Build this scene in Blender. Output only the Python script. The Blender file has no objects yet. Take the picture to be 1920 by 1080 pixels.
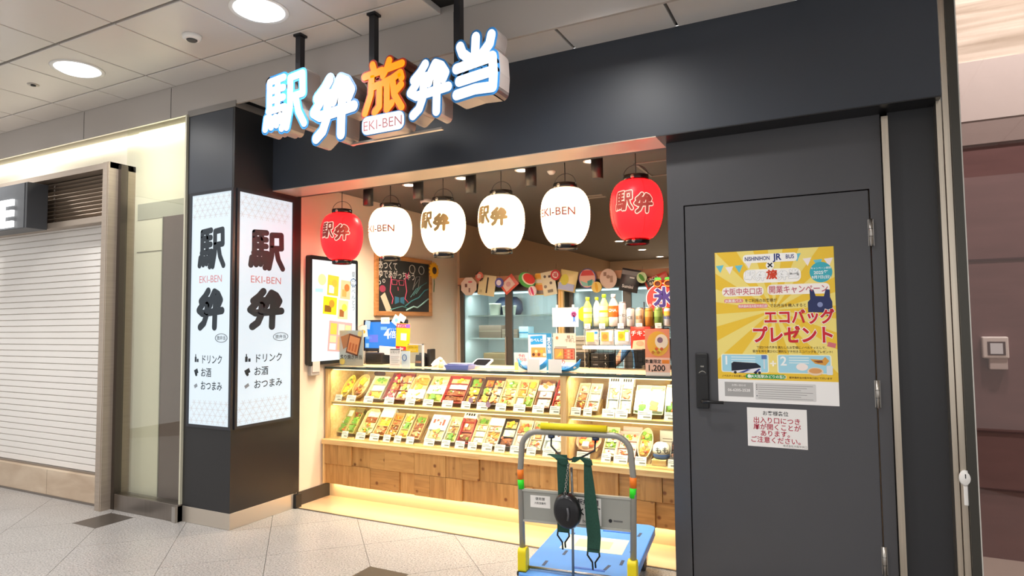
import bpy, bmesh, math, random
from mathutils import Matrix, Vector
random.seed(7)
S = bpy.context.scene
C = S.collection
PI = math.pi
R = math.radians

# ------------------------------------------------------------------ camera
def setup_camera():
    yaw, pit, rol = R(26.907), R(3.177), R(-0.584)
    fw = Vector((-math.sin(yaw)*math.cos(pit), math.cos(yaw)*math.cos(pit), math.sin(pit)))
    r = Vector((math.cos(yaw), math.sin(yaw), 0)); u = r.cross(fw)
    r2 = r*math.cos(rol)+u*math.sin(rol); u2 = -r*math.sin(rol)+u*math.cos(rol)
    cd = bpy.data.cameras.new('camera'); cam = bpy.data.objects.new('camera', cd); C.objects.link(cam)
    m = Matrix((r2, u2, -fw)).transposed().to_4x4(); m.translation = Vector((0, 0, 1.5))
    cam.matrix_world = m
    cd.sensor_width = 36; cd.lens = 1195.2/1920*36; cd.clip_start = 0.05
    S.camera = cam
setup_camera()

# ------------------------------------------------------------------ world, exposure
def setup_world():
    w = bpy.data.worlds.new('world'); S.world = w; w.use_nodes = True
    bg = w.node_tree.nodes['Background']
    bg.inputs[0].default_value = (1.0, 0.97, 0.94, 1); bg.inputs[1].default_value = 0.66
setup_world()
vs = S.view_settings
vs.view_transform = 'Standard'; vs.look = 'None'; vs.gamma = 1; vs.exposure = 0.45; vs.use_curve_mapping = False
S.cycles.use_denoising = True
S.cycles.max_bounces = 6; S.cycles.diffuse_bounces = 3; S.cycles.glossy_bounces = 3; S.cycles.transparent_max_bounces = 14
S.cycles.sample_clamp_indirect = 4

# ------------------------------------------------------------------ materials
def lin(c):
    if isinstance(c, str):
        c = tuple(int(c[i:i+2], 16)/255 for i in (0, 2, 4))
        return tuple(x/12.92 if x <= .04045 else ((x+.055)/1.055)**2.4 for x in c)
    return c
MATS = {}
def newmat(name):
    m = bpy.data.materials.new(name); m.use_nodes = True
    n = m.node_tree.nodes; return m, n, m.node_tree.links, n['Principled BSDF']
def mat(col, rough=.5, metal=0, spec=.5, noise=0, scale=8, bump=0, name=None, coat=0, stretch=None):
    key = (str(col), rough, metal, spec, noise, scale, bump, coat, str(stretch))
    if key in MATS: return MATS[key]
    m, n, l, p = newmat(name or 'paint_%d' % len(MATS))
    c = lin(col)
    p.inputs['Base Color'].default_value = (*c, 1); p.inputs['Roughness'].default_value = rough
    p.inputs['Metallic'].default_value = metal; p.inputs['Specular IOR Level'].default_value = spec
    if coat: p.inputs['Coat Weight'].default_value = coat; p.inputs['Coat Roughness'].default_value = .08
    if noise or bump:
        tc = n.new('ShaderNodeTexCoord'); nz = n.new('ShaderNodeTexNoise')
        nz.inputs['Scale'].default_value = scale; nz.inputs['Detail'].default_value = 4
        if stretch:
            mp = n.new('ShaderNodeMapping'); mp.inputs['Scale'].default_value = stretch
            l.new(tc.outputs['Object'], mp.inputs[0]); l.new(mp.outputs[0], nz.inputs[0])
        else: l.new(tc.outputs['Object'], nz.inputs[0])
        if noise:
            rp = n.new('ShaderNodeValToRGB')
            rp.color_ramp.elements[0].position = .3; rp.color_ramp.elements[1].position = .7
            rp.color_ramp.elements[0].color = (*[x*(1-noise) for x in c], 1)
            rp.color_ramp.elements[1].color = (*[min(1, x*(1+noise)) for x in c], 1)
            l.new(nz.outputs[0], rp.inputs[0]); l.new(rp.outputs[0], p.inputs['Base Color'])
        if bump:
            b = n.new('ShaderNodeBump'); b.inputs['Strength'].default_value = bump; b.inputs['Distance'].default_value = .004
            l.new(nz.outputs[0], b.inputs['Height']); l.new(b.outputs[0], p.inputs['Normal'])
    MATS[key] = m; return m
def emit(col, strength, name=None):
    key = ('E', str(col), strength)
    if key in MATS: return MATS[key]
    m, n, l, p = newmat(name or 'glow_%d' % len(MATS))
    p.inputs['Base Color'].default_value = (*[x*.2 for x in lin(col)], 1)
    p.inputs['Emission Color'].default_value = (*lin(col), 1); p.inputs['Emission Strength'].default_value = strength
    p.inputs['Roughness'].default_value = .4
    MATS[key] = m; return m
def glassmat(tint='f4faf8', refl=1.5, name='glass'):
    key = ('G', tint, refl)
    if key in MATS: return MATS[key]
    m = bpy.data.materials.new(name); m.use_nodes = True; n = m.node_tree.nodes; l = m.node_tree.links
    n.clear(); o = n.new('ShaderNodeOutputMaterial'); mx = n.new('ShaderNodeMixShader')
    t = n.new('ShaderNodeBsdfTransparent'); g = n.new('ShaderNodeBsdfGlossy'); lw = n.new('ShaderNodeLayerWeight')
    lw.inputs[0].default_value = .5
    pw = n.new('ShaderNodeMath'); pw.operation = 'POWER'; pw.inputs[1].default_value = 4.0
    ma = n.new('ShaderNodeMath'); ma.operation = 'MULTIPLY_ADD'; ma.inputs[1].default_value = .6; ma.inputs[2].default_value = .045*(refl/1.5)
    t.inputs[0].default_value = (*lin(tint), 1); g.inputs['Roughness'].default_value = .01
    l.new(lw.outputs['Facing'], pw.inputs[0]); l.new(pw.outputs[0], ma.inputs[0]); l.new(ma.outputs[0], mx.inputs[0])
    l.new(t.outputs[0], mx.inputs[1]); l.new(g.outputs[0], mx.inputs[2]); l.new(mx.outputs[0], o.inputs[0])
    MATS[key] = m; return m
def woodmat(c0, c1, axis='x', knots=False, name='pine_wood', rough=.5, sc=1.0):
    key = ('W', c0, c1, axis, knots, sc)
    if key in MATS: return MATS[key]
    m, n, l, p = newmat(name)
    p.inputs['Roughness'].default_value = rough
    tc = n.new('ShaderNodeTexCoord'); oi = n.new('ShaderNodeObjectInfo'); ad = n.new('ShaderNodeVectorMath')
    ml = n.new('ShaderNodeVectorMath'); ml.operation = 'SCALE'; ml.inputs['Scale'].default_value = 13.0
    cb = n.new('ShaderNodeCombineXYZ')
    for i in range(3): l.new(oi.outputs['Random'], cb.inputs[i])
    l.new(cb.outputs[0], ml.inputs[0]); l.new(tc.outputs['Object'], ad.inputs[0]); l.new(ml.outputs[0], ad.inputs[1])
    mp = n.new('ShaderNodeMapping')
    mp.inputs['Scale'].default_value = {'x': (2.2*sc, 22*sc, 22*sc), 'z': (22*sc, 22*sc, 2.2*sc), 'y': (22*sc, 2.2*sc, 22*sc)}[axis]
    l.new(ad.outputs[0], mp.inputs[0])
    nz = n.new('ShaderNodeTexNoise'); nz.inputs['Scale'].default_value = 1.6; nz.inputs['Detail'].default_value = 5; nz.inputs['Distortion'].default_value = .6
    l.new(mp.outputs[0], nz.inputs[0])
    rp = n.new('ShaderNodeValToRGB'); rp.color_ramp.elements[0].color = (*lin(c0), 1); rp.color_ramp.elements[1].color = (*lin(c1), 1)
    rp.color_ramp.elements[0].position = .32; rp.color_ramp.elements[1].position = .62
    l.new(nz.outputs[0], rp.inputs[0]); out = rp.outputs[0]
    if knots:
        vo = n.new('ShaderNodeTexVoronoi'); vo.inputs['Scale'].default_value = 8.0
        l.new(ad.outputs[0], vo.inputs[0])
        r2 = n.new('ShaderNodeValToRGB'); r2.color_ramp.elements[0].position = .07; r2.color_ramp.elements[1].position = .15
        r2.color_ramp.elements[0].color = (1, 1, 1, 1); r2.color_ramp.elements[1].color = (0, 0, 0, 1)
        l.new(vo.outputs['Distance'], r2.inputs[0])
        mx = n.new('ShaderNodeMixRGB'); mx.inputs[2].default_value = (*lin('7a4a22'), 1)
        l.new(r2.outputs[0], mx.inputs[0]); l.new(out, mx.inputs[1]); out = mx.outputs[0]
    l.new(out, p.inputs['Base Color'])
    MATS[key] = m; return m
def granitemat(name, base, dark, light, rough=.35, scale=260):
    m, n, l, p = newmat(name); p.inputs['Roughness'].default_value = rough
    tc = n.new('ShaderNodeTexCoord'); nz = n.new('ShaderNodeTexNoise'); nz.inputs['Scale'].default_value = scale*.32; nz.inputs['Detail'].default_value = 3
    oi = n.new('ShaderNodeNewGeometry')
    l.new(oi.outputs['Position'], nz.inputs[0])
    rp = n.new('ShaderNodeValToRGB'); e = rp.color_ramp.elements
    e[0].position = .34; e[0].color = (*lin(dark), 1); e[1].position = .68; e[1].color = (*lin(light), 1)
    k = e.new(.46); k.color = (*lin(base), 1); k = e.new(.58); k.color = (*lin(base), 1)
    l.new(nz.outputs[0], rp.inputs[0])
    n2 = n.new('ShaderNodeTexNoise'); n2.inputs['Scale'].default_value = 3; l.new(oi.outputs['Position'], n2.inputs[0])
    mx = n.new('ShaderNodeMixRGB'); mx.blend_type = 'MULTIPLY'; mx.inputs[0].default_value = .25
    l.new(rp.outputs[0], mx.inputs[1]); l.new(n2.outputs[0], mx.inputs[2]); l.new(mx.outputs[0], p.inputs['Base Color'])
    return m
def marblemat(name, c0, c1, scale=(1, 1, 7), rough=.3):
    m, n, l, p = newmat(name); p.inputs['Roughness'].default_value = rough
    g = n.new('ShaderNodeNewGeometry'); mp = n.new('ShaderNodeMapping'); mp.inputs['Scale'].default_value = scale
    nz = n.new('ShaderNodeTexNoise'); nz.inputs['Scale'].default_value = 1.7; nz.inputs['Detail'].default_value = 6; nz.inputs['Distortion'].default_value = .8
    l.new(g.outputs['Position'], mp.inputs[0]); l.new(mp.outputs[0], nz.inputs[0])
    rp = n.new('ShaderNodeValToRGB'); rp.color_ramp.elements[0].color = (*lin(c0), 1); rp.color_ramp.elements[1].color = (*lin(c1), 1)
    rp.color_ramp.elements[0].position = .35; rp.color_ramp.elements[1].position = .65
    l.new(nz.outputs[0], rp.inputs[0]); l.new(rp.outputs[0], p.inputs['Base Color'])
    return m
def brushed(col='b9b4ae', rough=.32, name='brushed_steel'):
    return mat(col, rough, 1.0, noise=.08, scale=3, stretch=(60, 60, 1), name=name)

STEEL = brushed(); STEELW = brushed('cfc4b4', .28, 'warm_steel'); DSTEEL = brushed('8f8780', .3, 'grey_steel')
FASCIA = mat('383d46', .42, 0, .5, name='charcoal_blue_panel', noise=.05, scale=2)
BLACK = mat('222224', .4, 0, .5, name='black_panel')
DOORM = mat('4b4b4f', .38, 0, .5, name='dark_grey_door_paint', noise=.03, scale=3)
DARK = mat('101012', .5, name='black_gap')
BLK = mat('18181a', .35, name='black_plastic')
WHITE = mat('f2f0ec', .5, name='white_plastic')
PAPER = mat('f6f3ee', .7, name='white_paper')
CREAM = mat('efeadb', .45, name='cream_wall')
PINE = woodmat('d9ac6c', 'ecc88c', 'x', name='pine_board')
PINEZ = woodmat('d9ac6c', 'ecc88c', 'z', name='pine_upright')
GLASS = glassmat()
INK = mat('1c1d22', .6, name='black_print')
RED = mat('d21f2a', .6, name='red_print')

# ------------------------------------------------------------------ geometry helpers
class MB:
    def __init__(s): s.v = []; s.f = []; s.sm = []
    def box(s, x0, y0, z0, x1, y1, z1, M=None):
        b = len(s.v)
        for x, y, z in ((x0,y0,z0),(x1,y0,z0),(x1,y1,z0),(x0,y1,z0),(x0,y0,z1),(x1,y0,z1),(x1,y1,z1),(x0,y1,z1)):
            p = Vector((x, y, z)); s.v.append(M @ p if M else p)
        for f in ((0,3,2,1),(4,5,6,7),(0,1,5,4),(1,2,6,5),(2,3,7,6),(3,0,4,7)):
            s.f.append([b+i for i in f]); s.sm.append(False)
        return s
    def tube(s, pts, r, n=8, caps=True, smooth=True):
        pts = [Vector(p) for p in pts]; rings = []
        rr = r if isinstance(r, (list, tuple)) else [r]*len(pts)
        up = None
        for i, p in enumerate(pts):
            if i == 0: d = pts[1]-pts[0]
            elif i == len(pts)-1: d = pts[-1]-pts[-2]
            else: d = (pts[i+1]-pts[i]).normalized()+(pts[i]-pts[i-1]).normalized()
            d.normalize()
            if up is None:
                up = Vector((0, 0, 1)) if abs(d.z) < .9 else Vector((1, 0, 0))
            a = d.cross(up)
            if a.length < 1e-5: a = d.orthogonal()
            a.normalize(); b = a.cross(d).normalized(); up = b
            base = len(s.v); rings.append(base)
            for k in range(n):
                t = 2*PI*k/n; s.v.append(p+(a*math.cos(t)+b*math.sin(t))*rr[i])
        for i in range(len(pts)-1):
            for k in range(n):
                s.f.append([rings[i]+k, rings[i]+(k+1) % n, rings[i+1]+(k+1) % n, rings[i+1]+k]); s.sm.append(smooth)
        if caps:
            s.f.append([rings[0]+k for k in range(n)][::-1]); s.sm.append(False)
            s.f.append([rings[-1]+k for k in range(n)]); s.sm.append(False)
        return s
    def lathe(s, prof, n=24, cx=0, cy=0, sx=1, sy=1, smooth=True, cap=True):
        rings = []
        for r, z in prof:
            rings.append(len(s.v))
            for k in range(n):
                t = 2*PI*k/n; s.v.append(Vector((cx+r*sx*math.cos(t), cy+r*sy*math.sin(t), z)))
        for i in range(len(prof)-1):
            for k in range(n):
                s.f.append([rings[i]+k, rings[i]+(k+1) % n, rings[i+1]+(k+1) % n, rings[i+1]+k]); s.sm.append(smooth)
        if cap:
            if prof[0][0] > 1e-6: s.f.append([rings[0]+k for k in range(n)][::-1]); s.sm.append(False)
            if prof[-1][0] > 1e-6: s.f.append([rings[-1]+k for k in range(n)]); s.sm.append(False)
        return s
    def prism(s, pts, y0, y1):            # polygon in x-z, front face at y0
        b = len(s.v); n = len(pts)
        area = sum(pts[i][0]*pts[(i+1) % n][1]-pts[(i+1) % n][0]*pts[i][1] for i in range(n))
        if area < 0: pts = list(pts)[::-1]
        for x, z in pts: s.v.append(Vector((x, y0, z)))
        for x, z in pts: s.v.append(Vector((x, y1, z)))
        s.f.append([b+i for i in range(n)]); s.sm.append(False)
        s.f.append([b+n+i for i in range(n)][::-1]); s.sm.append(False)
        for i in range(n):
            j = (i+1) % n; s.f.append([b+j, b+i, b+n+i, b+n+j]); s.sm.append(False)
        return s
    def mesh(s, name, bevel=0, seg=1):
        me = bpy.data.meshes.new(name); me.from_pydata([tuple(v) for v in s.v], [], s.f)
        me.polygons.foreach_set('use_smooth', s.sm)
        if bevel:
            bm = bmesh.new(); bm.from_mesh(me)
            bmesh.ops.bevel(bm, geom=bm.edges[:], offset=bevel, segments=seg, affect='EDGES', profile=.5, clamp_overlap=True)
            bm.to_mesh(me); bm.free()
        me.update(); return me
    def build(s, name, m, parent=None, loc=(0,0,0), bevel=0, seg=1, rot=(0,0,0), label=None):
        return add(name, s.mesh(name, bevel, seg), m, parent, loc, rot, label)
def add(name, me, m, parent=None, loc=(0,0,0), rot=(0,0,0), label=None):
    if m is not None and not me.materials: me.materials.append(m)
    o = bpy.data.objects.new(name, me); C.objects.link(o)
    o.location = loc; o.rotation_euler = rot
    if parent: o.parent = parent
    if label: o['label'] = label
    return o
def thing(name, label, cat, loc=(0,0,0), rz=0, group=None, rot=None):
    o = bpy.data.objects.new(name, None); C.objects.link(o); o.empty_display_size = .05
    o.location = loc; o.rotation_euler = rot or (0, 0, rz); o['label'] = label; o['category'] = cat
    if group: o['group'] = group
    return o
def tag(o, label, cat, group=None):
    o['label'] = label; o['category'] = cat
    if group: o['group'] = group
    return o
def struct(name, mb, m, label, parent=None, bevel=0):
    o = mb.build(name, m, parent, bevel=bevel) if isinstance(mb, MB) else mb
    o['kind'] = 'structure'
    if label: o['label'] = label
    return o
def box(x0, y0, z0, x1, y1, z1): return MB().box(x0, y0, z0, x1, y1, z1)
# flat shapes in the x-z plane of a thing that faces local -y
def rect(x0, z0, x1, z1): return [(x0,z0),(x1,z0),(x1,z1),(x0,z1)]
def rrect(x0, z0, x1, z1, r, n=5):
    o = []
    for cx, cz, a in ((x1-r,z0+r,-90),(x1-r,z1-r,0),(x0+r,z1-r,90),(x0+r,z0+r,180)):
        for k in range(n+1): t = R(a+90*k/n); o.append((cx+r*math.cos(t), cz+r*math.sin(t)))
    return o
def circ(cx, cz, rx, rz=None, n=24, a0=0):
    rz = rz or rx
    return [(cx+rx*math.cos(2*PI*k/n+a0), cz+rz*math.sin(2*PI*k/n+a0)) for k in range(n)]
def rotp(pts, a, cx=0, cz=0):
    c, s = math.cos(a), math.sin(a)
    return [(cx+(x-cx)*c-(z-cz)*s, cz+(x-cx)*s+(z-cz)*c) for x, z in pts]
def shape(parent, name, pts, m, y=-.001, t=.0009, label=None, bevel=0, seg=1):
    return MB().prism(pts, y, y+t).build(name, m, parent, bevel=bevel, seg=seg, label=label)
def shapes(parent, name, polys, m, y=-.001, t=.0009):
    mb = MB()
    for p in polys: mb.prism(p, y, y+t)
    return mb.build(name, m, parent)
TXT = {}
def textmesh(body, size, bold=0, align='CENTER', line=1.0, mapf=None, sx=1.0):
    cu = bpy.data.curves.new('text', 'FONT'); cu.body = body; cu.size = size; cu.align_x = align
    cu.offset = bold*size; cu.space_line = line; cu.resolution_u = 3
    o = bpy.data.objects.new('text', cu); C.objects.link(o)
    me = bpy.data.meshes.new_from_object(o)
    bpy.data.objects.remove(o); bpy.data.curves.remove(cu)
    for v in me.vertices:
        x, z = v.co.x*sx, v.co.y
        v.co = mapf(x, z) if mapf else (x, 0, z)
    me.materials.clear(); me.update(); return me
def text(parent, body, size, x, z, m, y=-.0015, bold=.0, align='CENTER', rot=0, line=1.0, sx=1.0, name='lettering', label=None):
    me = textmesh(body, size, bold, align, line, None, sx)
    return add(name, me, m, parent, (x, y, z), (0, -rot, 0), label)
# brush characters as fat strokes in a unit square
BRUSH = {
 'eki': (.052, [[(.12,.93),(.12,.38)],[(.12,.93),(.47,.96)],[(.32,.93),(.32,.42)],[(.12,.76),(.46,.78)],[(.12,.59),(.46,.61)],[(.1,.41),(.5,.43),(.53,.2),(.43,.06)],
   [(.05,.29),(.02,.1)],[(.16,.27),(.17,.12)],[(.27,.28),(.3,.14)],[(.39,.29),(.42,.19)],[(.63,.92),(.92,.95),(.93,.6),(.64,.58)],[(.63,.92),(.63,.4),(.55,.06)],[(.76,.57),(.83,.3),(.97,.07)]]),
 'ben': (.07, [[(.42,.95),(.3,.82),(.14,.7)],[(.14,.7),(.5,.72),(.8,.72)],[(.66,.92),(.8,.86),(.9,.72),(.84,.62)],[(.66,.92),(.56,.78),(.5,.6)],[(.2,.62),(.06,.48),(.2,.4),(.5,.42),(.96,.46)],
   [(.38,.6),(.36,.35),(.27,.16),(.12,.06)],[(.7,.6),(.69,.35),(.68,.06)]]),
 'tabi': (.058, [[(.24,.97),(.28,.86)],[(.04,.77),(.48,.82)],[(.22,.77),(.2,.4),(.05,.06)],[(.22,.54),(.42,.56),(.41,.14),(.3,.05)],[(.66,.98),(.6,.84),(.5,.72)],[(.6,.83),(.97,.87)],
   [(.93,.7),(.72,.62),(.52,.58)],[(.6,.6),(.6,.06),(.72,.16)],[(.74,.6),(.78,.32),(.96,.05)],[(.95,.47),(.8,.36)],[(.93,.7),(.96,.6)]]),
 'tou': (.08, [[(.52,.96),(.5,.62)],[(.17,.86),(.22,.74),(.36,.64)],[(.86,.94),(.82,.8),(.66,.66)],[(.08,.5),(.88,.58),(.9,.3),(.88,.08)],[(.14,.28),(.86,.34)],[(.08,.06),(.5,.1),(.88,.08)]]),
}
def brush_poly(key, grow=0):
    r, strokes = BRUSH[key]; r += grow; polys = []
    for st in strokes:
        pts = []
        for (a, b) in zip(st[:-1], st[1:]):
            n = max(1, int(math.hypot(b[0]-a[0], b[1]-a[1])/.12))
            for k in range(n): pts.append((a[0]+(b[0]-a[0])*k/n, a[1]+(b[1]-a[1])*k/n))
        pts.append(st[-1])
        for p in pts: polys.append([(p[0]+r*math.cos(2*PI*k/14), p[1]+r*math.sin(2*PI*k/14)) for k in range(14)])
        for a, b in zip(pts[:-1], pts[1:]):
            d = math.hypot(b[0]-a[0], b[1]-a[1])
            nx, ny = -(b[1]-a[1])/d*r, (b[0]-a[0])/d*r
            polys.append([(a[0]+nx,a[1]+ny),(a[0]-nx,a[1]-ny),(b[0]-nx,b[1]-ny),(b[0]+nx,b[1]+ny)])
    return polys
def brush(parent, name, key, x, z, w, h, m, y=-.0015, t=.001, grow=0, rot=0, label=None):
    mb = MB()
    for i, p in enumerate(brush_poly(key, grow)):
        q = [(x+px*w, z+pz*h) for px, pz in p]
        if rot: q = rotp(q, rot, x+w/2, z+h/2)
        mb.prism(q, y-(i % 9)*.00004, y+t)
    return mb.build(name, m, parent, label=label)
def brush_map(parent, name, key, x, z, w, h, m, mapf, grow=0):
    v, f = [], []
    for i, p in enumerate(brush_poly(key, grow)):
        e = 1+(i % 9)*.0004
        b = len(v); v += [(lambda q: (q[0]*e, q[1]*e, q[2]))(mapf(x+px*w, z+pz*h)) for px, pz in p]; f.append(list(range(b, b+len(p))))
    me = bpy.data.meshes.new(name); me.from_pydata(v, [], f); me.update()
    return add(name, me, m, parent)
def spot(parent, loc, power, col=(1,.93,.84), size=R(110), blend=.6, rad=.05, aim=None, name='lamp_light'):
    ld = bpy.data.lights.new(name, 'SPOT'); ld.energy = power; ld.color = col; ld.spot_size = size; ld.spot_blend = blend; ld.shadow_soft_size = rad
    o = bpy.data.objects.new(name, ld); C.objects.link(o); o.parent = parent; o.location = loc
    if aim: o.rotation_euler = Vector(aim).to_track_quat('-Z', 'Y').to_euler()
    return o
def area(parent, loc, sx, sy, power, col=(1,.85,.6), rot=(0,0,0), name='strip_light'):
    ld = bpy.data.lights.new(name, 'AREA'); ld.shape = 'RECTANGLE'; ld.size = sx; ld.size_y = sy; ld.energy = power; ld.color = col
    o = bpy.data.objects.new(name, ld); C.objects.link(o); o.parent = parent; o.location = loc; o.rotation_euler = rot
    return o

LW = -4.05           # shop left wall
CT = 1.136           # counter top height

# ================================================================== STRUCTURE
GRAN = granitemat('speckled_granite', 'b0aca9', '6f6c6a', 'd8d5d2', .3, 300)
def build_floor():
    fl = struct('floor', box(-9.5, -3.5, -.12, 3.5, 12.6, -.02), mat('6a625c', .8, name='joint_mortar'), 'grey speckled granite floor laid in diagonal square slabs')
    side = .885
    a = side/2-.002; ch = .152
    def slab(cut):
        pts = []
        for k, (px, py) in enumerate(((0, -a*1), (a, 0), (0, a), (-a, 0))):
            pass
        # square standing on its corner, corners cut where a dark inset sits
        P = [(0, -a), (a, 0), (0, a), (-a, 0)]
        out = []
        for k in range(4):
            p = Vector(P[k]); pr = Vector(P[k-1]); nx = Vector(P[(k+1) % 4])
            if k in cut:
                d = ch
                q1 = p+(pr-p).normalized()*d*1.0; q2 = p+(nx-p).normalized()*d*1.0
                out += [q1, q2]
            else: out.append(p)
        return out
    meshes = {}
    insets = set()
    for i in range(-9, 6):
        for j in range(1, 15):
            u = .571+side*(i+.5); v = 5.55+side*(j-8+.5)          # u = x+y, v = y-x
            x, y = (u-v)/2, (u+v)/2
            if not (-8.8 < x < 1.8 and -.2 < y < 4.15): continue
            cut = []
            # slab corners in (u,v) lattice: bottom (i,j) right (i+1,j) top (i+1,j+1) left (i,j+1)
            for k, (ci, cj) in enumerate(((i, j), (i+1, j), (i+1, j+1), (i, j+1))):
                if ci % 3 == 0 and (cj-8) % 3 == 0:
                    cut.append(k); uu, vv = .571+side*ci, 5.55+side*(cj-8)
                    insets.add((round((uu-vv)/2, 4), round((uu+vv)/2, 4)))
            key = tuple(cut)
            if key not in meshes:
                pts = slab(cut); mb = MB(); n = len(pts)
                for p in pts: mb.v.append(Vector((p.x, p.y, 0)))
                for p in pts: mb.v.append(Vector((p.x, p.y, -.02)))
                mb.f.append(list(range(n))); mb.sm.append(False)
                for q in range(n): mb.f.append([(q+1) % n, q, q+n, (q+1) % n+n]); mb.sm.append(False)
                meshes[key] = mb.mesh('granite_slab'); meshes[key].materials.append(GRAN)
            add('granite_slab', meshes[key], None, fl, (x, y, 0))
    im = box(-.148, -.148, -.02, .148, .148, .0005).mesh('inset_slab'); im.materials.append(mat('4a443f', .3, name='dark_stone', noise=.1, scale=60))
    for x, y in insets:
        if y < 3.3: add('inset_slab', im, None, fl, (x, y, 0))
    struct('floor_shop', box(LW, 3.95, -.02, .41, 12.4, .004), mat('d9b48c', .3, noise=.05, scale=4, name='beige_floor_sheet'), 'beige shop floor strip in front of the counter')
    struct('trim_1', box(LW, 3.938, -.02, -.88, 3.95, .006), DSTEEL, 'thin metal edge between granite and beige floor')
build_floor()

def build_ceiling():
    c = struct('ceiling', box(-9.5, -3.5, 3.50, 3.5, 3.31, 3.56), mat('1c1816', .8, name='ceiling_void'), 'grey-white panelled station concourse ceiling')
    pm = mat('dad5d0', .3, 0, .5, name='ceiling_panel_enamel', noise=.02, scale=2)
    px = .6435
    cache = {}
    ys = [(2.419+.012, 3.056-.006), (3.056+.006, 3.308)]
    for k in range(1, 7): ys.append((2.419-.637*k+.006, 2.419-.637*(k-1)-(.012 if k == 1 else .006)))
    xs = []
    x = -4.089
    while x > -9: x -= px
    while x < 2.6:
        x0, x1 = x+.006, x+px-.006
        if abs(x-(-2.16)) < .02: x0 = x+.16
        xs.append((x0, x1)); x += px
    for a, b in ys:
        for x0, x1 in xs:
            key = (round(x1-x0, 3), round(b-a, 3))
            if key not in cache:
                cache[key] = box(-key[0]/2, -key[1]/2, 0, key[0]/2, key[1]/2, .045).mesh('ceiling_panel', .003); cache[key].materials.append(pm)
            add('ceiling_panel', cache[key], None, c, ((x0+x1)/2, (a+b)/2, 3.455))
    bm_ = mat('b5aea8', .35, name='beam_enamel')
    b = struct('wall_beam', box(-9.5, 3.31, 3.195, 3.5, 3.33, 3.52), bm_, 'grey bulkhead face stepping down from the concourse ceiling')
    for xx in (-6.0, -4.79, -2.07, -.2): box(xx, 3.3085, 3.20, xx+.004, 3.3101, 3.45).build('panel_joint', DARK, b)
    s = struct('ceiling_strip', box(-9.5, 3.33, 3.26, 3.5, 3.75, 3.5), mat('2c2825', .8, name='strip_void'), 'pale ceiling strip above the black shop fascia')
    x = -1.41-.64*12
    k = 0
    while x < 3:
        if x < -4.6: x += .64; continue
        box(x+.009, 3.33, 3.22, x+.631, 3.69, 3.262).build('ceiling_panel', pm, s, bevel=.002); x += .64
build_ceiling()

def build_column():
    c = struct('wall_column', box(-4.56, 3.31, .12, -4.03, 3.99, 3.172), BLACK, 'black clad square pillar with two light panels')
    box(-4.56, 3.312, 2.55, -4.052, 3.98, 3.171).build('upper_cladding', FASCIA, c).location.y = -.003
    box(-4.5601, 3.3095, 0, -4.029, 3.93, .12).build('kick_plate', mat('c9bfb2', .35, .6, name='satin_steel_plate'), c, bevel=.002)
    box(-4.57, 3.305, 3.172, -4.02, 3.7, 3.222).build('top_trim', mat('8d8883', .4, .3, name='grey_trim'), c)
    box(-4.0301, 3.93, .0, -4.0, 3.99, .11).build('corner_plinth', BLK, c)
build_column()

def lightbox(name, label, loc, rz, w, h):
    t = thing(name, label, 'light panel', loc, rz)
    fr = MB(); f = .022
    fr.box(-w/2-f, -.012, -f, w/2+f, .01, 0).box(-w/2-f, -.012, h, w/2+f, .01, h+f)
    fr.box(-w/2-f, -.012, 0, -w/2, .01, h).box(w/2, -.012, 0, w/2+f, .01, h)
    fr.build('frame', mat('3a3c42', .35, .4, name='anodised_frame'), t)
    box(-w/2, -.004, 0, w/2, .008, h).build('diffuser', emit('e4f2fb', .62, 'panel_glow'), t)
    # faint hemp-leaf lattice along both ends
    mb = MB(); s = .06; mm = emit('dcdde0', .56, 'lattice_glow')
    for z0 in (0, h-.2):
        for i in range(int(w/s)):
            for j in range(4):
                cx = -w/2+s*(i+.5)+(s/2 if j % 2 else 0)
                if cx+s*.45 > w/2: continue
                cz = z0+.03+j*.045
                for k in range(3):
                    a = PI/3*k
                    mb.prism(rotp(rect(cx-s*.42, cz-.0022, cx+s*.42, cz+.0022), a, cx, cz), -.0048, -.004)
    mb.build('lattice_print', mm, t)['kind'] = 'stuff'
    k = w/.45
    DK = mat('26323c', .6, name='deep_navy_print')
    brush(t, 'lettering', 'eki', -.135*k, 1.19, .285*k, .31, DK, -.0056, grow=.022, label='large black brush character on light panel')
    text(t, 'EKI-BEN', .078, 0, 1.085, mat('d98f95', .6, name='pale_red_print'), -.0056, sx=.95*k)
    brush(t, 'lettering', 'ben', -.145*k, .725, .29*k, .31, DK, -.0056, grow=.022, label='large black brush character on light panel')
    ring = MB()
    pts = [((.13+.065*math.cos(a))*k, -.0056, .66+.032*math.sin(a)) for a in [2*PI*i/24 for i in range(25)]]
    ring.tube(pts, .0022, 5, False).build('oval_mark', DK, t)
    text(t, '旅弁当', .034, .13*k, .648, DK, -.0056, bold=.01, sx=.95*k)
    for i, (w_, z) in enumerate((('ドリンク', .47), ('お酒', .37), ('おつまみ', .27))):
        text(t, w_, .074, -.095*k, z, DK, -.0056, .012, 'LEFT', sx=.82*k)
    shapes(t, 'icon', [rect(-.165*k, .475, -.145*k, .515), rect(-.159*k, .515, -.151*k, .535), rect(-.14*k, .475, -.122*k, .5)], DK, -.0056)
    shapes(t, 'icon', [rotp(rect(-.165*k, .385, -.125*k, .42), .4, -.145*k, .4), circ(-.145*k, .378, .012, n=10)], DK, -.0056)
    shapes(t, 'icon', [rotp(rect(-.165*k, .28, -.13*k, .305), .5, -.148*k, .29)], mat('8f99a3', .6, name='grey_print'), -.0056)
    return t
lightbox('light_panel', 'glowing white light panel on the pillar face beside the shutter shop', (-4.27, 3.309, .752), 0, .45, 1.775)
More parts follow.
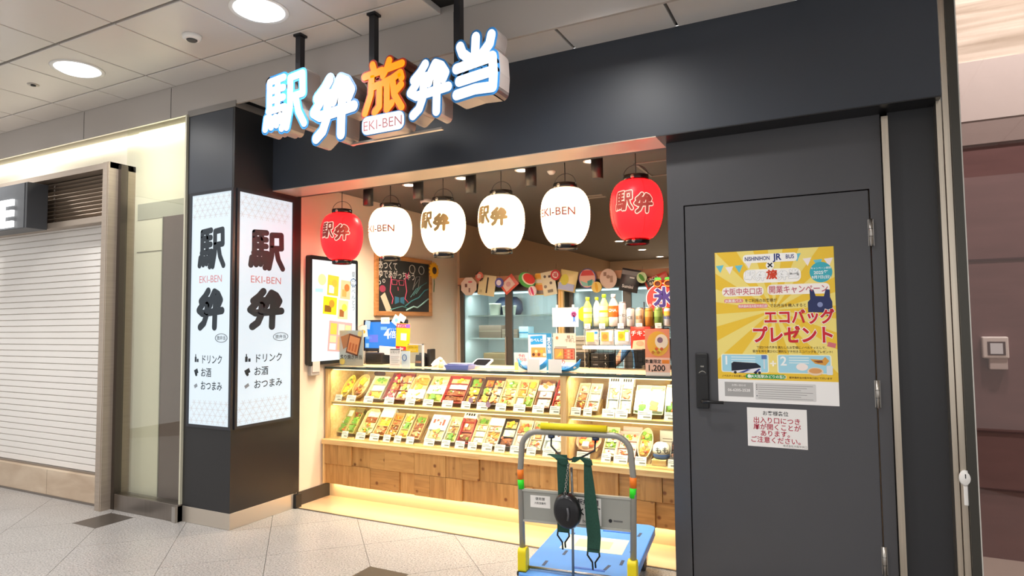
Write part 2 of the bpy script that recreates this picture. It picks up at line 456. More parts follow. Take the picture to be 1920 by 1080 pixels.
lightbox('light_panel', 'glowing white light panel on the pillar side facing the lanterns', (-4.029, 3.62, .752), PI/2, .53, 1.775)

def build_fascia():
    f = struct('wall_fascia', box(-4.03, 3.68, 2.592, .495, 3.94, 3.222), FASCIA, 'dark blue-black fascia above the shop opening')
    box(-4.03, 3.681, 2.586, -.91, 3.94, 2.592).build('soffit_plate', mat('cfc0ae', .32, .35, name='champagne_metal'), f)
    box(-.91, 3.681, 2.586, .494, 3.94, 2.592).build('soffit_plate', BLK, f)
    struct('wall_lintel', box(LW, 3.93, 2.592, .5, 4.0, 3.3), BLACK, 'black back of the fascia inside the shop')
build_fascia()

def build_shop_shell():
    wm = mat('e6d3bd', .6, noise=.03, scale=2, name='warm_white_wall')
    struct('wall_shop_left', box(LW-.15, 3.93, 0, LW, 6.53, 2.9), wm, 'warm white left wall inside the shop')
    struct('wall_shop_left_rear', box(LW-.15, 6.53, 0, LW+.03, 12.3, 2.9), mat('c4aa8c', .6, name='taupe_wall'), 'taupe rear part of the left shop wall')
    struct('wall_shop_back', box(LW-.1, 12.3, 0, .42, 12.45, 2.9), mat('d9cbb8', .6, name='pale_back_wall'), 'pale back wall of the shop')
    struct('wall_shop_right', box(.28, 4.0, 0, .42, 12.3, 2.9), mat('8a7d70', .6, name='brown_side_wall'), 'brown right wall inside the shop')
    cl = struct('ceiling_shop', box(LW, 3.95, 2.72, .41, 12.4, 2.9), mat('5a5552', .6, name='dark_grey_ceiling'), 'dark grey shop ceiling')
    for (x, y, w, d) in ((-2.55, 5.75, .6, .035), (-2.55, 5.85, .6, .035), (-1.05, 5.6, .5, .03)):
        box(x, y, 2.712, x+w, y+d, 2.721).build('air_slot', mat('9a938c', .5, name='vent_grey'), cl)
    fr = MB(); 
    for a in ((-.95, 4.75, -.45, 4.77), (-.95, 5.23, -.45, 5.25), (-.95, 4.75, -.93, 5.25), (-.47, 4.75, -.45, 5.25)): fr.box(a[0]-.4, a[1], 2.714, a[2]-.4, a[3], 2.721)
    fr.build('hatch_frame', mat('8d8680', .5, name='hatch_frame'), cl)
    struct('baseboard_left', box(LW, 3.99, 0, LW+.012, 4.36, .115), mat('3c3632', .5, name='dark_baseboard'), 'dark baseboard on the left shop wall')
build_shop_shell()

def build_door():
    w = struct('wall_door', MB().box(-.89, 3.85, 0, -.795, 3.99, 2.59).box(-.795, 3.85, 2.195, .18, 3.99, 2.59).box(.18, 3.85, 0, .24, 3.99, 2.59), DOORM, 'dark grey wall panel around the staff door')
    d = struct('door_1', box(-.789, 3.853, .01, .174, 3.90, 2.189), DOORM, 'plain dark grey staff door with posters', bevel=.002)
    box(-.793, 3.902, .0, .178, 3.915, 2.193).build('rebate', DARK, d)
    lk = MB().box(-.744, 3.826, .995, -.674, 3.853, 1.315)
    h = lk.build('lock_case', BLK, d, bevel=.006, seg=2)
    box(-.737, 3.823, 1.19, -.681, 3.8262, 1.29).build('keypad', mat('0c0c0e', .12, name='gloss_black'), h)
    MB().tube([(-.725+.01*k, 3.823, 1.20+.012*math.sin(PI*k/4)) for k in range(5)], .0025, 6).build('arc_mark', mat('9a968e', .4, name='pale_mark'), h)
    box(-.715, 3.8228, 1.235, -.695, 3.8235, 1.243).build('indicator', mat('8a867e', .4), h)
    MB().tube([(-.705, 3.826, 1.04), (-.705, 3.79, 1.04), (-.69, 3.782, 1.04), (-.585, 3.782, 1.04)], .009, 10).build('lever', mat('2a2a2c', .3, .5, name='dark_lever'), h)
    for z in (1.96, 1.113, .262):
        hg = MB().tube([(.179, 3.842, z-.072), (.179, 3.842, z+.072)], .0105, 10).box(.166, 3.848, z-.07, .192, 3.8535, z+.07)
        o = hg.build('hinge', STEEL, d)
        for q in (-.02, .02): MB().tube([(.179, 3.842, z+q-.001), (.179, 3.842, z+q+.001)], .0112, 10).build('joint_ring', DARK, o)
build_door()

def build_right():
    struct('trim_2', box(.244, 3.80, 0, .274, 3.86, 2.56), STEELW, 'tall brushed steel strip beside the staff door')
    struct('wall_jamb', MB().box(.274, 3.84, 0, .478, 3.99, 2.59).box(.24, 3.93, 0, .49, 3.99, 3.2), mat('2b2c30', .38, name='near_black_panel'), 'near-black narrow panel between two steel strips')
    struct('trim_3', box(.478, 3.74, 0, .50, 3.86, 2.585), STEELW, 'tall steel strip left of the glass wall')
    struct('trim_4', box(.503, 3.72, 0, .528, 3.8, 3.45), STEELW, 'tall steel post at the edge of the glass wall')
    struct('trim_5', box(.53, 3.70, 0, .567, 3.78, 3.45), mat('4a4843', .3, .6, name='dark_steel_post'), 'dark steel glazing post')
    g = struct('window_1', box(.567, 3.71, 0, 3.2, 3.722, 3.45), glassmat('e9ded9', 1.5, 'clear_glass'), 'tall clear glass wall right of the shop')
    MB().box(.567, 3.7, 0, 3.2, 3.74, .04).build('bottom_rail', STEEL, g)
    MB().box(.567, 3.7, 0, .572, 3.732, 3.45).build('edge_seal', mat('c9c6bf', .3, name='clear_seal'), g)
    red = mat('7d6060', .35, noise=.1, scale=2.5, stretch=(1, 1, 6), name='dark_red_reflection')  # walls behind the pane carry the tones reflected in the glass as paint
    struct('wall_lobby', box(.42, 5.0, 0, 4.5, 5.1, 2.625), red, 'dark red wall behind the glass, standing in for a reflection')
    b = struct('wall_lobby_upper', box(.42, 4.98, 2.78, 4.5, 5.1, 3.17), mat('d9d3d0', .5, name='pale_mauve_band'), 'pale mauve band behind the glass, standing in for a reflection')
    box(.42, 4.985, 2.625, 4.5, 5.1, 2.78).build('lower_band', mat('9c8f8b', .5, name='mauve_band'), b)
    box(.42, 4.99, 3.17, 4.5, 5.12, 5.2).build('marble_band', marblemat('streaky_marble', 'bdb3a2', 'f2ebdd', (.5, 1, 9)), b)
    for z in (.42, .78, 1.87): box(.42, 4.994, z, 4.5, 5.0, z+.012).build('groove', mat('4a2d2f', .4), b)
    struct('floor_lobby', box(.42, 3.74, -.02, 4.5, 5.0, .002), mat('b8aea4', .3, name='lobby_stone'), 'pale stone floor behind the glass wall')
    struct('wall_lobby_side', box(.44, 4.0, 0, .5, 5.0, 5.2), mat('7a6c68', .4), 'grey side return behind the glass')
    struct('ceiling_lobby_added', box(.42, 3.74, 5.2, 4.5, 5.1, 5.3), mat('d8d0c4', .6), 'added unseen pale ceiling behind the glass wall, carrying the fill lamps')  # unseen ceiling added to hold the fill lamps
    for x in (1.0, 2.4):  # unseen lamps added to brighten the walls behind the glass
        t = thing('lobby_fill_lamp', 'added unseen fill lamp in the lobby ceiling behind the glass, '+('nearer the post' if x < 2 else 'farther from the post'), 'light', (x, 3.95, 5.2))
        MB().lathe([(.1, -.004), (.12, -.006), (.125, 0)], 24).build('trim_ring', WHITE, t)
        MB().lathe([(.0, -.008), (.1, -.004)], 24).build('lens', emit('fff2dc', 5), t)
        spot(t, (0, 0, -.04), 300, (.95, .98, 1), R(140), .7, .08, aim=(0, .25, -1))
    t = thing('card_reader', 'white wall terminal with screen behind the glass, standing in for its reflection', 'terminal', (.885, 5.0, 1.27))
    box(-.068, -.05, -.02, .068, 0, .115).build('housing', WHITE, t, bevel=.008, seg=2)
    box(-.042, -.052, .0, .05, -.049, .085).build('bezel', mat('5a4a4c', .3), t)
    box(-.028, -.054, .008, .036, -.0515, .075).build('screen', emit('d8dcdf', .5), t)
    box(-.035, -.04, -.09, .06, 0, -.02).build('card_slot', mat('d8cfcc', .5), t, bevel=.004)
    t = thing('latch_cover', 'small white plastic latch cover on the steel post beside the glass wall', 'latch', (.52, 3.72, .615))
    MB().lathe([(.0, 0), (.022, .0), (.026, .012), (.02, .02), (0, .021)], 16).build('cap', WHITE, t, (0, .0, .13), rot=(PI/2, 0, 0)).scale = (1, 1.5, 1)
    box(-.008, -.012, 0, .01, 0, .1).build('tail', WHITE, t, bevel=.003)
    shape(t, 'slot', rect(-.002, .13, .002, .15), BLK, -.0215)
build_right()

def build_left_shop():
    # cream wall, cove, glass bay, shutter and louvre
    w = struct('wall_left', MB().box(-9.5, 3.42, 0, -4.5, 3.55, 3.3), CREAM, 'cream wall above the closed shutter and behind the glass bay')
    box(-5.36, 3.416, 2.14, -4.985, 3.4201, 2.146).build('panel_joint', mat('8a8270', .6), w)
    box(-5.36, 3.416, 2.42, -4.5, 3.4202, 2.56).build('grey_band', mat('b8b6ac', .5), w)
    box(-4.985, 3.40, .05, -4.56, 3.42, 2.42).build('reflection_panel', mat('6a5856', .3, name='reflection_panel'), w)  # corridor reflection in the bay glass, painted as a dark brown panel
    box(-4.995, 3.395, .05, -4.985, 3.42, 2.42).build('reflection_panel_edge', mat('9a958a', .4, .3), w)
    cv = thing('cove_light', 'warm white strip light glowing under the bulkhead above the shutter shop', 'strip light', (-7.0, 3.40, 3.145))
    box(-2.4, 0, 0, 2.43, .018, .03).build('diffuser', emit('fff3d0', 3.0, 'cove_glow'), cv)
    area(cv, (0, -.01, -.005), 4.8, .06, 5, (1, .95, .8), (R(20), 0, 0))
    cv2 = thing('cove_light', 'warm white strip light glowing at the top of the glass bay', 'strip light', (-4.96, 3.40, 3.165))
    box(-.38, 0, 0, .38, .018, .02).build('diffuser', emit('fff3d0', 1.6), cv2)
    area(cv2, (0, -.01, -.005), .74, .04, 1.1, (1, .97, .86), (R(10), 0, 0))
    g = struct('window_2', box(-5.34, 3.30, .13, -4.575, 3.31, 3.19), glassmat('fafbf6', 1.7, 'bay_glass'), 'tall clear glass pane beside the pillar')
    MB().box(-5.36, 3.27, 0, -4.56, 3.36, .13).build('sill', DSTEEL, g, bevel=.002)
    box(-4.578, 3.29, .13, -4.562, 3.33, 3.19).build('edge_trim', mat('d6d2bc', .3, .3, name='pale_trim'), g)
    box(-4.6, 3.25, 0, -4.56, 3.36, .12).build('corner_block', STEEL, g)
    fr = struct('trim_6', MB().box(-5.49, 3.19, 0, -5.405, 3.42, 2.895).box(-9.5, 3.20, 2.845, -5.405, 3.42, 2.895).box(-9.5, 3.22, 2.40, -5.49, 3.42, 2.45), mat('b3a597', .42, .6, name='frame_metal', noise=.06, scale=3, stretch=(1, 1, 30)), 'stainless frame around the closed shutter')
    box(-5.405, 3.27, 0, -5.365, 3.33, 2.88).build('inner_jamb', mat('5c544e', .3, .8), fr)
    box(-5.425, 3.187, 0, -5.42, 3.191, 2.89).build('edge_line', STEELW, fr)
    lv = thing('louvre_grille', 'beige metal louvre grille above the closed roller shutter', 'grille', (-7.4, 3.30, 2.45))
    sm = box(-1.95, -.0, -.003, 1.91, .045, .003).mesh('slat'); sm.materials.append(mat('b8a695', .35, .5, name='louvre_metal'))
    for k in range(11): add('slat', sm, None, lv, (0, 0, .022+k*.036), (R(-32), 0, 0))
    box(-1.95, .07, 0, 1.91, .075, .4).build('backing', mat('4a423c', .6), lv)
    for x in (-.6, .95): box(x, .01, 0, x+.02, .05, .395).build('mullion', mat('8f8174', .4, .5), lv)
    sh = thing('roller_shutter', 'closed pale roller shutter of the neighbouring shop', 'shutter', (-7.4, 3.335, .245))
    z = 0; k = 0
    sl = MB().prism([(0, 0), (.012, .004), (.012, .05), (0, .055)], -1.95, 1.91)
    sl.v = [Vector((v.y, -v.x, v.z)) for v in sl.v]
    for i, f in enumerate(sl.f): sl.f[i] = f[::-1]
    me = sl.mesh('slat'); me.materials.append(mat('efebe6', .4, 0, name='shutter_enamel'))
    while z < 2.14: add('slat', me, None, sh, (0, 0, z+.012)); z += .0575
    box(-1.95, .0, 0, 1.91, .02, 2.2).build('slat_backing', mat('b8b0a8', .5), sh)
    box(-1.95, -.02, -.012, 1.91, .02, .012).build('bottom_bar', mat('8f857b', .35, .6), sh, bevel=.003)
    box(.02, -.026, .035, .07, -.012, .05).build('keyhole', BLK, sh)
    st = struct('wall_base', box(-9.5, 3.27, 0, -5.49, 3.42, .236), marblemat('travertine', 'bfa78e', 'd8c5ad', (1.2, 1, 3)), 'travertine base under the shutter')
    box(-9.5, 3.262, 0, -5.49, 3.271, .018).build('foot_strip', DSTEEL, st)
    for x in (-6.35, -7.2): box(x, 3.2695, .02, x+.004, 3.2705, .236).build('stone_joint', mat('8a7866', .6), st)
    es = thing('sign_box', 'dark grey box sign with a white glowing letter beside the louvre', 'sign', (-6.6, 3.11, 2.39))
    box(-.6, -.06, 0, .24, .108, .41).build('case', mat('3a3c40', .35, name='dark_sign_case'), es, bevel=.003)
    box(-.6, -.064, .005, .2, -.059, .405).build('face', mat('55585c', .4), es)
    mb = MB()
    def E_(x, m): m.box(x, -.085, .02, x+.07, -.066, .27); [m.box(x, -.085, z0, x+.22, -.066, z0+.055) for z0 in (.02, .118, .215)]
    E_(-.17, mb); mb.build('letter', emit('ffffff', 1.6), es)
    m2 = MB(); m2.box(-.46, -.085, .02, -.39, -.066, .27); m2.box(-.46, -.085, .02, -.24, -.066, .075); m2.build('letter', emit('ffffff', 1.6), es)
build_left_shop()

# ================================================================== CONCOURSE FIXTURES
def concourse_lights():
    names = {(-3.122, 2.725): 'round recessed downlight in the ceiling above the hanging sign', (-5.05, 2.739): 'round recessed downlight in the ceiling above the glass bay'}
    for y in (2.73, .82):
        for x in (-6.98, -5.05, -3.122, -1.19, .74):
            if (x, y) == (.74, 2.73): continue
            seen = y > 2
            lab = {-6.98: 'round recessed downlight above the closed shutter', -5.05: 'round recessed downlight in the ceiling above the glass bay', -3.122: 'round recessed downlight in the ceiling above the hanging sign',
                   -1.19: 'round recessed downlight in front of the fascia', .74: 'round recessed downlight in front of the glass wall'}[x]
            if not seen: lab += ', in the row nearer the viewer'
            t = thing('ceiling_downlight', lab, 'light', (x, y, 3.455), group='concourse downlights')
            MB().lathe([(.15, -.004), (.172, -.008), (.178, 0), (.15, .0)], 32).build('trim_ring', WHITE, t)
            MB().lathe([(.152, -.004), (.12, -.022), (.06, -.034), (.0, -.037)], 32).build('diffuser', emit('f4f8ff', 3.2 if x == -3.122 else 2.2), t)
            spot(t, (0, 0, -.06), 84, (1, .975, .945), R(150), .7, .12)
    t = thing('smoke_detector', 'small white round smoke detector on the concourse ceiling', 'detector', (-3.80, 2.768, 3.455))
    MB().lathe([(.045, -.03), (.058, -.022), (.062, 0)], 20).build('body', WHITE, t)
    MB().lathe([(.03, -.037), (.035, -.03)], 16).build('sensor', mat('4a4a4a', .5), t)
    t = thing('sprinkler_head', 'tiny dark sprinkler recess in the concourse ceiling', 'sprinkler', (-5.69, 2.746, 3.455))
    MB().lathe([(.02, -.004), (.04, -.004), (.042, 0)], 20).build('flange', mat('b8b2aa', .3, .6), t)
    MB().lathe([(.0, -.012), (.018, -.012), (.02, -.003)], 14).build('plug', BLK, t)
concourse_lights()

def hanging_sign():
    t = thing('hanging_sign', 'glowing white and orange brush-character sign hung on black poles over the entrance', 'sign', (0, 3.10, 0))
    side = mat('a49a95', .4, .2, name='letter_return'); rim = mat('2f7fc4', .4, name='blue_rim'); face = emit('fbfdff', .95, 'letter_glow')
    oside = mat('6b3a2e', .4, name='letter_return_brown'); orim = mat('c23a18', .4, name='red_rim'); oface = emit('ff8a00', 1.05, 'orange_glow')
    for key, x, z, w, h, o in (('eki', -3.425, 2.795, .375, .385, 0), ('ben', -3.0, 2.68, .37, .41, 0), ('tabi', -2.57, 2.785, .305, .325, 1), ('ben', -2.23, 2.715, .295, .33, 0), ('tou', -1.915, 2.785, .295, .345, 0)):
        b = brush(t, 'letter', key, x, z, w, h, oside if o else side, -.045, .12, grow=.048)
        r = brush(b, 'rim', key, x, z, w, h, orim if o else rim, -.0475, .003, grow=.05)
        brush(b, 'face', key, x, z, w, h, oface if o else face, -.052, .0046, grow={'eki': .01, 'ben': .014, 'tabi': .012, 'tou': .008}[key])
    pl = MB().prism(rrect(-2.58, 2.66, -2.25, 2.785, .045), -.05, .06).build('name_plate', side, t)
    shape(pl, 'plate_rim', rrect(-2.58, 2.66, -2.25, 2.785, .045), rim, -.052, .002)
    shape(pl, 'plate_face', rrect(-2.573, 2.667, -2.257, 2.778, .04), emit('fbfdff', .9), -.056, .004)
    text(pl, 'EKI-BEN', .085, -2.415, 2.692, mat('c4767c', .6, name='rose_print'), -.0575)
    for x, zb in ((-3.157, 3.1), (-2.532, 2.95), (-1.907, 2.95)):
        p = MB().box(x-.021, -.016, zb, x+.021, .026, 3.45).build('hanging_pole', mat('26262a', .35, .3, name='black_pole'), t)
        box(x-.032, -.027, 3.44, x+.032, .037, 3.455).build('pole_flange', mat('26262a', .35, .3), p)
    box(-3.2, .045, 2.9, -1.75, .07, 2.935).build('carrier_bar', mat('26262a', .35, .3), t)
    box(-2.75, .035, 2.655, -2.05, .06, 2.668).build('lower_bar', mat('b0aaa4', .35, .5), t)
hanging_sign()

# ================================================================== SHOP LIGHTS
def lantern(x, red, txt, label, tilt):
    Y, zt, zb = 4.02, 2.415, 2.035
    t = thing('paper_lantern', label, 'lantern', (x, Y, zb), R(tilt), group='paper lanterns over the counter')
    H = zt-zb; Rm = .168
    def rad(z):
        u = max(-1, min(1, (z-H/2)/(H/2)))
        u -= .1*(1-u*u); return .08+(Rm-.08)*(1-abs(u)**2.3)**.6
    prof = []
    N = 44
    for k in range(N+1):
        z = H*k/N; prof.append((rad(z)+(.0016 if k % 2 else 0), z))
    m, n, l, p = newmat('red_lantern_paper' if red else 'white_lantern_paper')
    if red:
        p.inputs['Base Color'].default_value = (*lin('e01020'), 1); p.inputs['Emission Color'].default_value = (1, .01, .014, 1); p.inputs['Emission Strength'].default_value = .5; p.inputs['Specular IOR Level'].default_value = .2
    else:
        p.inputs['Base Color'].default_value = (*lin('f4e8d2'), 1); p.inputs['Emission Color'].default_value = (1, .88, .72, 1); p.inputs['Emission Strength'].default_value = .42
    p.inputs['Roughness'].default_value = .35
    tr = n.new('ShaderNodeBsdfTranslucent'); tr.inputs[0].default_value = (1, .014, .02, 1) if red else (1, .9, .75, 1)
    ads = n.new('ShaderNodeAddShader'); l.new(p.outputs[0], ads.inputs[0]); l.new(tr.outputs[0], ads.inputs[1]); l.new(ads.outputs[0], n['Material Output'].inputs[0])
    MB().lathe(prof, 40, cap=False).build('paper_shade', m, t)
    ld = bpy.data.lights.new('lantern_bulb', 'POINT'); ld.energy = 2.2 if red else .8; ld.color = (1, .85, .65); ld.shadow_soft_size = .025
    lo = bpy.data.objects.new('lantern_bulb', ld); C.objects.link(lo); lo.parent = t; lo.location = (0, 0, H*.5)
    for z0, z1, r in ((H-.004, H+.034, .082), (-.034, .004, .078)):
        b = MB().lathe([(r-.006, z0), (r, z0), (r, z1), (r-.006, z1), (r-.006, z0)], 32, cap=False).build('end_ring', mat('151313', .2, name='black_lacquer'), t)
        MB().lathe([(.0, -.006), (.011, -.004), (.013, 0), (0, .001)], 12).build('stud', STEEL, b, (math.sin(R(-12))*r, -math.cos(R(-12))*r, (z0+z1)/2), rot=(PI/2, 0, R(-12)))
    MB().tube([(.08*math.cos(a), 0, H+.03+.075*math.sin(a)) for a in [PI*k/12 for k in range(13)]], .0022, 6).build('wire_handle', BLK, t)
    MB().tube([(0, 0, H+.02), (0, 0, H+.105), (0, 0, 2.72-zb)], .003, 6).build('cord', BLK, t)
    def mp(dr):
        def f(u, v):
            r = rad(v)+dr; a = -PI/2+u/Rm
            return (r*math.cos(a), r*math.sin(a), v)
        return f
    if txt == 'k':
        for key, x0, z0 in (('eki', -.125, .165), ('ben', .0, .145)):
            if red: brush_map(t, 'character_outline', key, x0, z0, .112, .122, emit('ffd8c0', .9), mp(.003), .06)
            brush_map(t, 'lettering', key, x0, z0, .112, .122, mat('c8483e', .5, name='print_red_dim') if red else mat('d4ac6c', .5, name='print_gold'), mp(.0055), .012 if red else .03)
    else:
        add('lettering', textmesh('EKI-BEN', .074, .02, mapf=lambda u, v: mp(.009)(u, v+.175)), mat('b0645c', .5, name='print_rose'), t)
    if red:
        for a in (-60, 0+22, 100, 190):
            MB().tube([((rad(H*k/16)+.003)*math.sin(R(a)), -(rad(H*k/16)+.003)*math.cos(R(a)), H*k/16) for k in range(17)], .0012, 5).build('seam', mat('7a0a12', .5), t)
for i, (x, rd, tx, lb, tl) in enumerate(((-3.606, 1, 'k', 'red paper lantern beside the column, left end of the lantern row', 22), (-3.11, 0, 'e', 'white paper lantern next to the left red lantern, roman lettering half hidden', 4),
        (-2.615, 0, 'k', 'white paper lantern with gold brush characters, third from the left', 8), (-2.12, 0, 'k', 'white paper lantern with gold brush characters, fourth from the left', 2),
        (-1.625, 0, 'e', 'white paper lantern with roman lettering next to the right red lantern', 0), (-1.13, 1, 'k', 'red paper lantern beside the dark door wall, right end of the lantern row', 12))):
    lantern(x, rd, tx, lb, tl)

def shop_lights():
    nm = ['left end of the row', 'second from the left', 'third from the left', 'fourth from the left', 'right end of the row']
    for i, x in enumerate((-3.54, -3.02, -2.52, -2.0, -1.48)):
        t = thing('ceiling_spotlight', 'black cylinder ceiling spotlight behind the lanterns, '+nm[i], 'spotlight', (x, 4.27, 2.72), group='black cylinder spotlights')
        MB().lathe([(.036, -.2), (.043, -.2), (.043, -.045), (.035, -.04)], 24).build('barrel', mat('1d1b1b', .45, name='matt_black_metal'), t)
        MB().lathe([(.0, -.192), (.036, -.196)], 24).build('lens', emit('fff0d8', 6), t)
        MB().tube([(0, 0, -.045), (0, 0, 0)], .008, 8).build('stem', BLK, t)
        spot(t, (0, 0, -.22), 44, (1, .87, .68), R(125), .7, .04, aim=(.0, .4, -1))
    nm = ['left end', 'second from the left', 'third from the left', 'right end']
    for i, x in enumerate((-3.294, -2.755, -2.194, -1.614)):
        t = thing('recessed_downlight', 'small bright recessed downlight in the dark shop ceiling near the spotlights, '+nm[i], 'light', (x, 4.52, 2.72), group='recessed shop downlights')
        MB().lathe([(.045, -.004), (.058, -.006), (.06, 0)], 24).build('trim_ring', WHITE, t)
        MB().lathe([(.0, -.006), (.046, -.004)], 24).build('lens', emit('fff4e0', 7), t)
        spot(t, (0, 0, -.03), 34, (1, .88, .7), R(140), .7, .04)
    for i, (x, y) in enumerate(((-2.87, 9.24), (-2.88, 10.54), (-2.9, 11.84), (-1.3, 7.4))):
        t = thing('recessed_downlight', ['small bright downlight far back in the shop ceiling, nearest of the three', 'small bright downlight far back in the shop ceiling, middle of the three', 'small bright downlight far back in the shop ceiling, nearest the back wall', 'small bright downlight in the shop ceiling above the staff area'][i], 'light', (x, y, 2.72), group='recessed downlights at the back')
        MB().lathe([(.06, -.004), (.075, -.006), (.078, 0)], 24).build('trim_ring', WHITE, t)
        MB().lathe([(.0, -.006), (.062, -.004)], 24).build('lens', emit('fff4e0', 7), t)
        spot(t, (0, 0, -.03), 60, (1, .9, .75), R(150), .7, .05)
    t = thing('ceiling_sensor', 'small white round sensor on the dark shop ceiling', 'sensor', (-2.003, 4.67, 2.72))
    MB().lathe([(.0, -.028), (.02, -.026), (.034, -.008), (.036, 0)], 20).build('body', WHITE, t)
    t = thing('ceiling_camera', 'white dome camera on the shop ceiling by the left wall', 'camera', (-3.55, 5.15, 2.72))
    MB().lathe([(.05, -.035), (.056, -.03), (.056, 0)], 24).build('base', WHITE, t)
    MB().lathe([(.0, -.075), (.025, -.068), (.042, -.045), (.044, -.034)], 24).build('dome', mat('2a2a2e', .15), t)
shop_lights()

# ================================================================== COUNTER
CX0, CX1 = LW+.012, -.93
def build_counter():
    t = thing('display_counter', 'long pine display counter with glazed bento showcase and wood-block front', 'counter', (0, 0, 0))
    box(CX0, 4.36, .004, CX1, 4.9, .13).build('kick_board', mat('d9c29a', .5, name='kick_cream'), t)
    box(CX0, 4.292, .13, CX1, 4.9, .47).build('carcass', mat('a87a44', .6, name='dark_joint_wood'), t)
    box(CX0-.0, 4.27, .13, CX0+.02, 4.3, .5).build('end_post', PINEZ, t)
    box(CX0, 4.255, .47, CX1, 4.9, .512).build('ledge', PINE, t, bevel=.003)
    # wood-block facing
    rnd = random.Random(11)
    mats = [woodmat('a37640', 'bd8e52', a, True, 'knotty_pine_'+a) for a in ('x', 'z')]+[woodmat('b28347', 'c99a5c', a, True, 'light_knotty_pine_'+a) for a in ('x', 'z')]
    for z0, z1 in ((.131, .299), (.301, .469)):
        x = CX0+.02
        while x < CX1-.01:
            w = rnd.choice((.15, .15, .30, .2)); x1 = min(x+w, CX1)
            d = rnd.choice((0, .005, .011, .018))
            box(-(x1-x)/2+.001, 0, -(z1-z0)/2, (x1-x)/2-.001, .03, (z1-z0)/2).build('wood_block', rnd.choice(mats), t, ((x+x1)/2, 4.272+d, (z0+z1)/2), bevel=.0015)
            x = x1
    # showcase
    for x0, x1 in ((CX0, CX0+.028), (-1.80, -1.755), (CX1-.028, CX1)):
        box(x0, 4.30, .512, x1, 4.335, 1.118).build('upright', PINEZ, t)
        box(x0, 4.335, .512, x1, 4.86, 1.118).build('side_panel', PINE, t)
    bp = box(CX0, 4.84, .512, CX1, 4.86, 1.118).build('back_panel', PINE, t)
    for x in (-3.5, -2.95, -2.3, -1.45): box(x, 4.835, .512, x+.03, 4.84, 1.118).build('batten', PINEZ, bp)
    for x in (-3.93, -1.13): MB().prism(rrect(x, 1.02, x+.13, 1.045+.012, .017), 4.836, 4.841).build('grip_slot', mat('6a4a3a', .6), bp)
    for x0, x1 in ((CX0+.028, -1.80), (-1.755, CX1-.028)):
        box(x0, 4.345, .806, x1, 4.84, .828).build('middle_shelf', PINE, t, bevel=.002)
        box(x0, 4.333, .512, x1, 4.338, 1.118).build('front_glass', GLASS, t)
        for z in (1.105, .80):
            box(x0+.02, 4.343, z, x1-.02, 4.361, z+.006).build('led_strip', emit('ffe2a8', 2.5), t)
            area(t, ((x0+x1)/2, 4.352, z-.004), x1-x0-.06, .014, (8.2 if x0 < -2 else 3.6)*(1.0 if z > 1 else .85), (1, .85, .6), (R(28), 0, 0))
    box(CX0, 4.29, 1.118, CX1, 4.37, CT).build('glass_top_edge', mat('3f4a42', .12, name='green_glass_edge'), t)
    box(CX0, 4.36, 1.118, CX1, 4.95, CT-.001).build('worktop', woodmat('e0bd86', 'efd4a4', 'x', name='pale_worktop'), t)
    # under-counter strip
    box(CX0+.05, 4.335, .121, CX1, 4.35, .129).build('kick_led', emit('ffd27a', 2.0), t)
    area(t, ((CX0+CX1)/2, 4.33, .12), CX1-CX0-.1, .03, 4.4, (1, .78, .44), (R(8), 0, 0), 'kick_light')
build_counter()

# ------------------------------------------------------------------ food
FM = {}
def food_mesh(kind, m):
    key = (kind, m.name)
    if key in FM: return FM[key]
    rnd = random.Random(hash(kind) % 999 if False else sum(map(ord, kind)))
    if kind == 'ball': mb = MB().lathe([(.0, -.5), (.3, -.4), (.47, -.15), (.47, .15), (.3, .4), (0, .5)], 10)
    elif kind == 'slab': mb = None; me = box(-.5, -.5, -.5, .5, .5, .5).mesh('morsel', .12, 2)
    elif kind == 'disc': mb = MB().lathe([(.42, -.3), (.5, -.1), (.5, .2), (.4, .35), (0, .38)], 12)
    elif kind == 'leaf':
        mb = MB(); n = 8
        for k in range(n+1):
            u = k/n; w = .42*math.sin(PI*u)**.7; z = .2*math.sin(PI*u)
            mb.v += [Vector((-w, u-.5, z+.12)), Vector((0, u-.5, z)), Vector((w, u-.5, z+.12))]
        for k in range(n):
            for q in (0, 1): mb.f.append([k*3+q, k*3+q+1, k*3+q+4, k*3+q+3]); mb.sm.append(True)
    elif kind == 'curl':
        a = [R(20+260*k/12) for k in range(13)]
        mb = MB().tube([(.36*math.cos(t), .36*math.sin(t), 0) for t in a], [.1+.11*(1-k/12) for k in range(13)], 8)
    elif kind == 'mound':
        mb = MB(); n = 9
        for i in range(n):
            for j in range(n):
                x, y = i/(n-1)-.5, j/(n-1)-.5
                e = max(0, 1-(2*abs(x))**4)*max(0, 1-(2*abs(y))**4)
                mb.v.append(Vector((x+rnd.uniform(-.03, .03)*(e > 0), y+rnd.uniform(-.03, .03)*(e > 0), e*.8+rnd.uniform(-.25, .25)*(e > 0))))
        for i in range(n-1):
            for j in range(n-1): mb.f.append([i*n+j, (i+1)*n+j, (i+1)*n+j+1, i*n+j+1]); mb.sm.append(False)
    elif kind == 'strip':
        mb = MB().tube([(-.5, 0, 0), (-.2, .12, .1), (.15, -.1, .05), (.5, .06, 0)], [.14, .2, .2, .12], 7)
    if kind != 'slab': me = mb.mesh('morsel')
    me.materials.append(m); FM[key] = me; return me
def fcol(c, n=.25): return mat(c, .45, noise=n, scale=60, name='food_'+c)
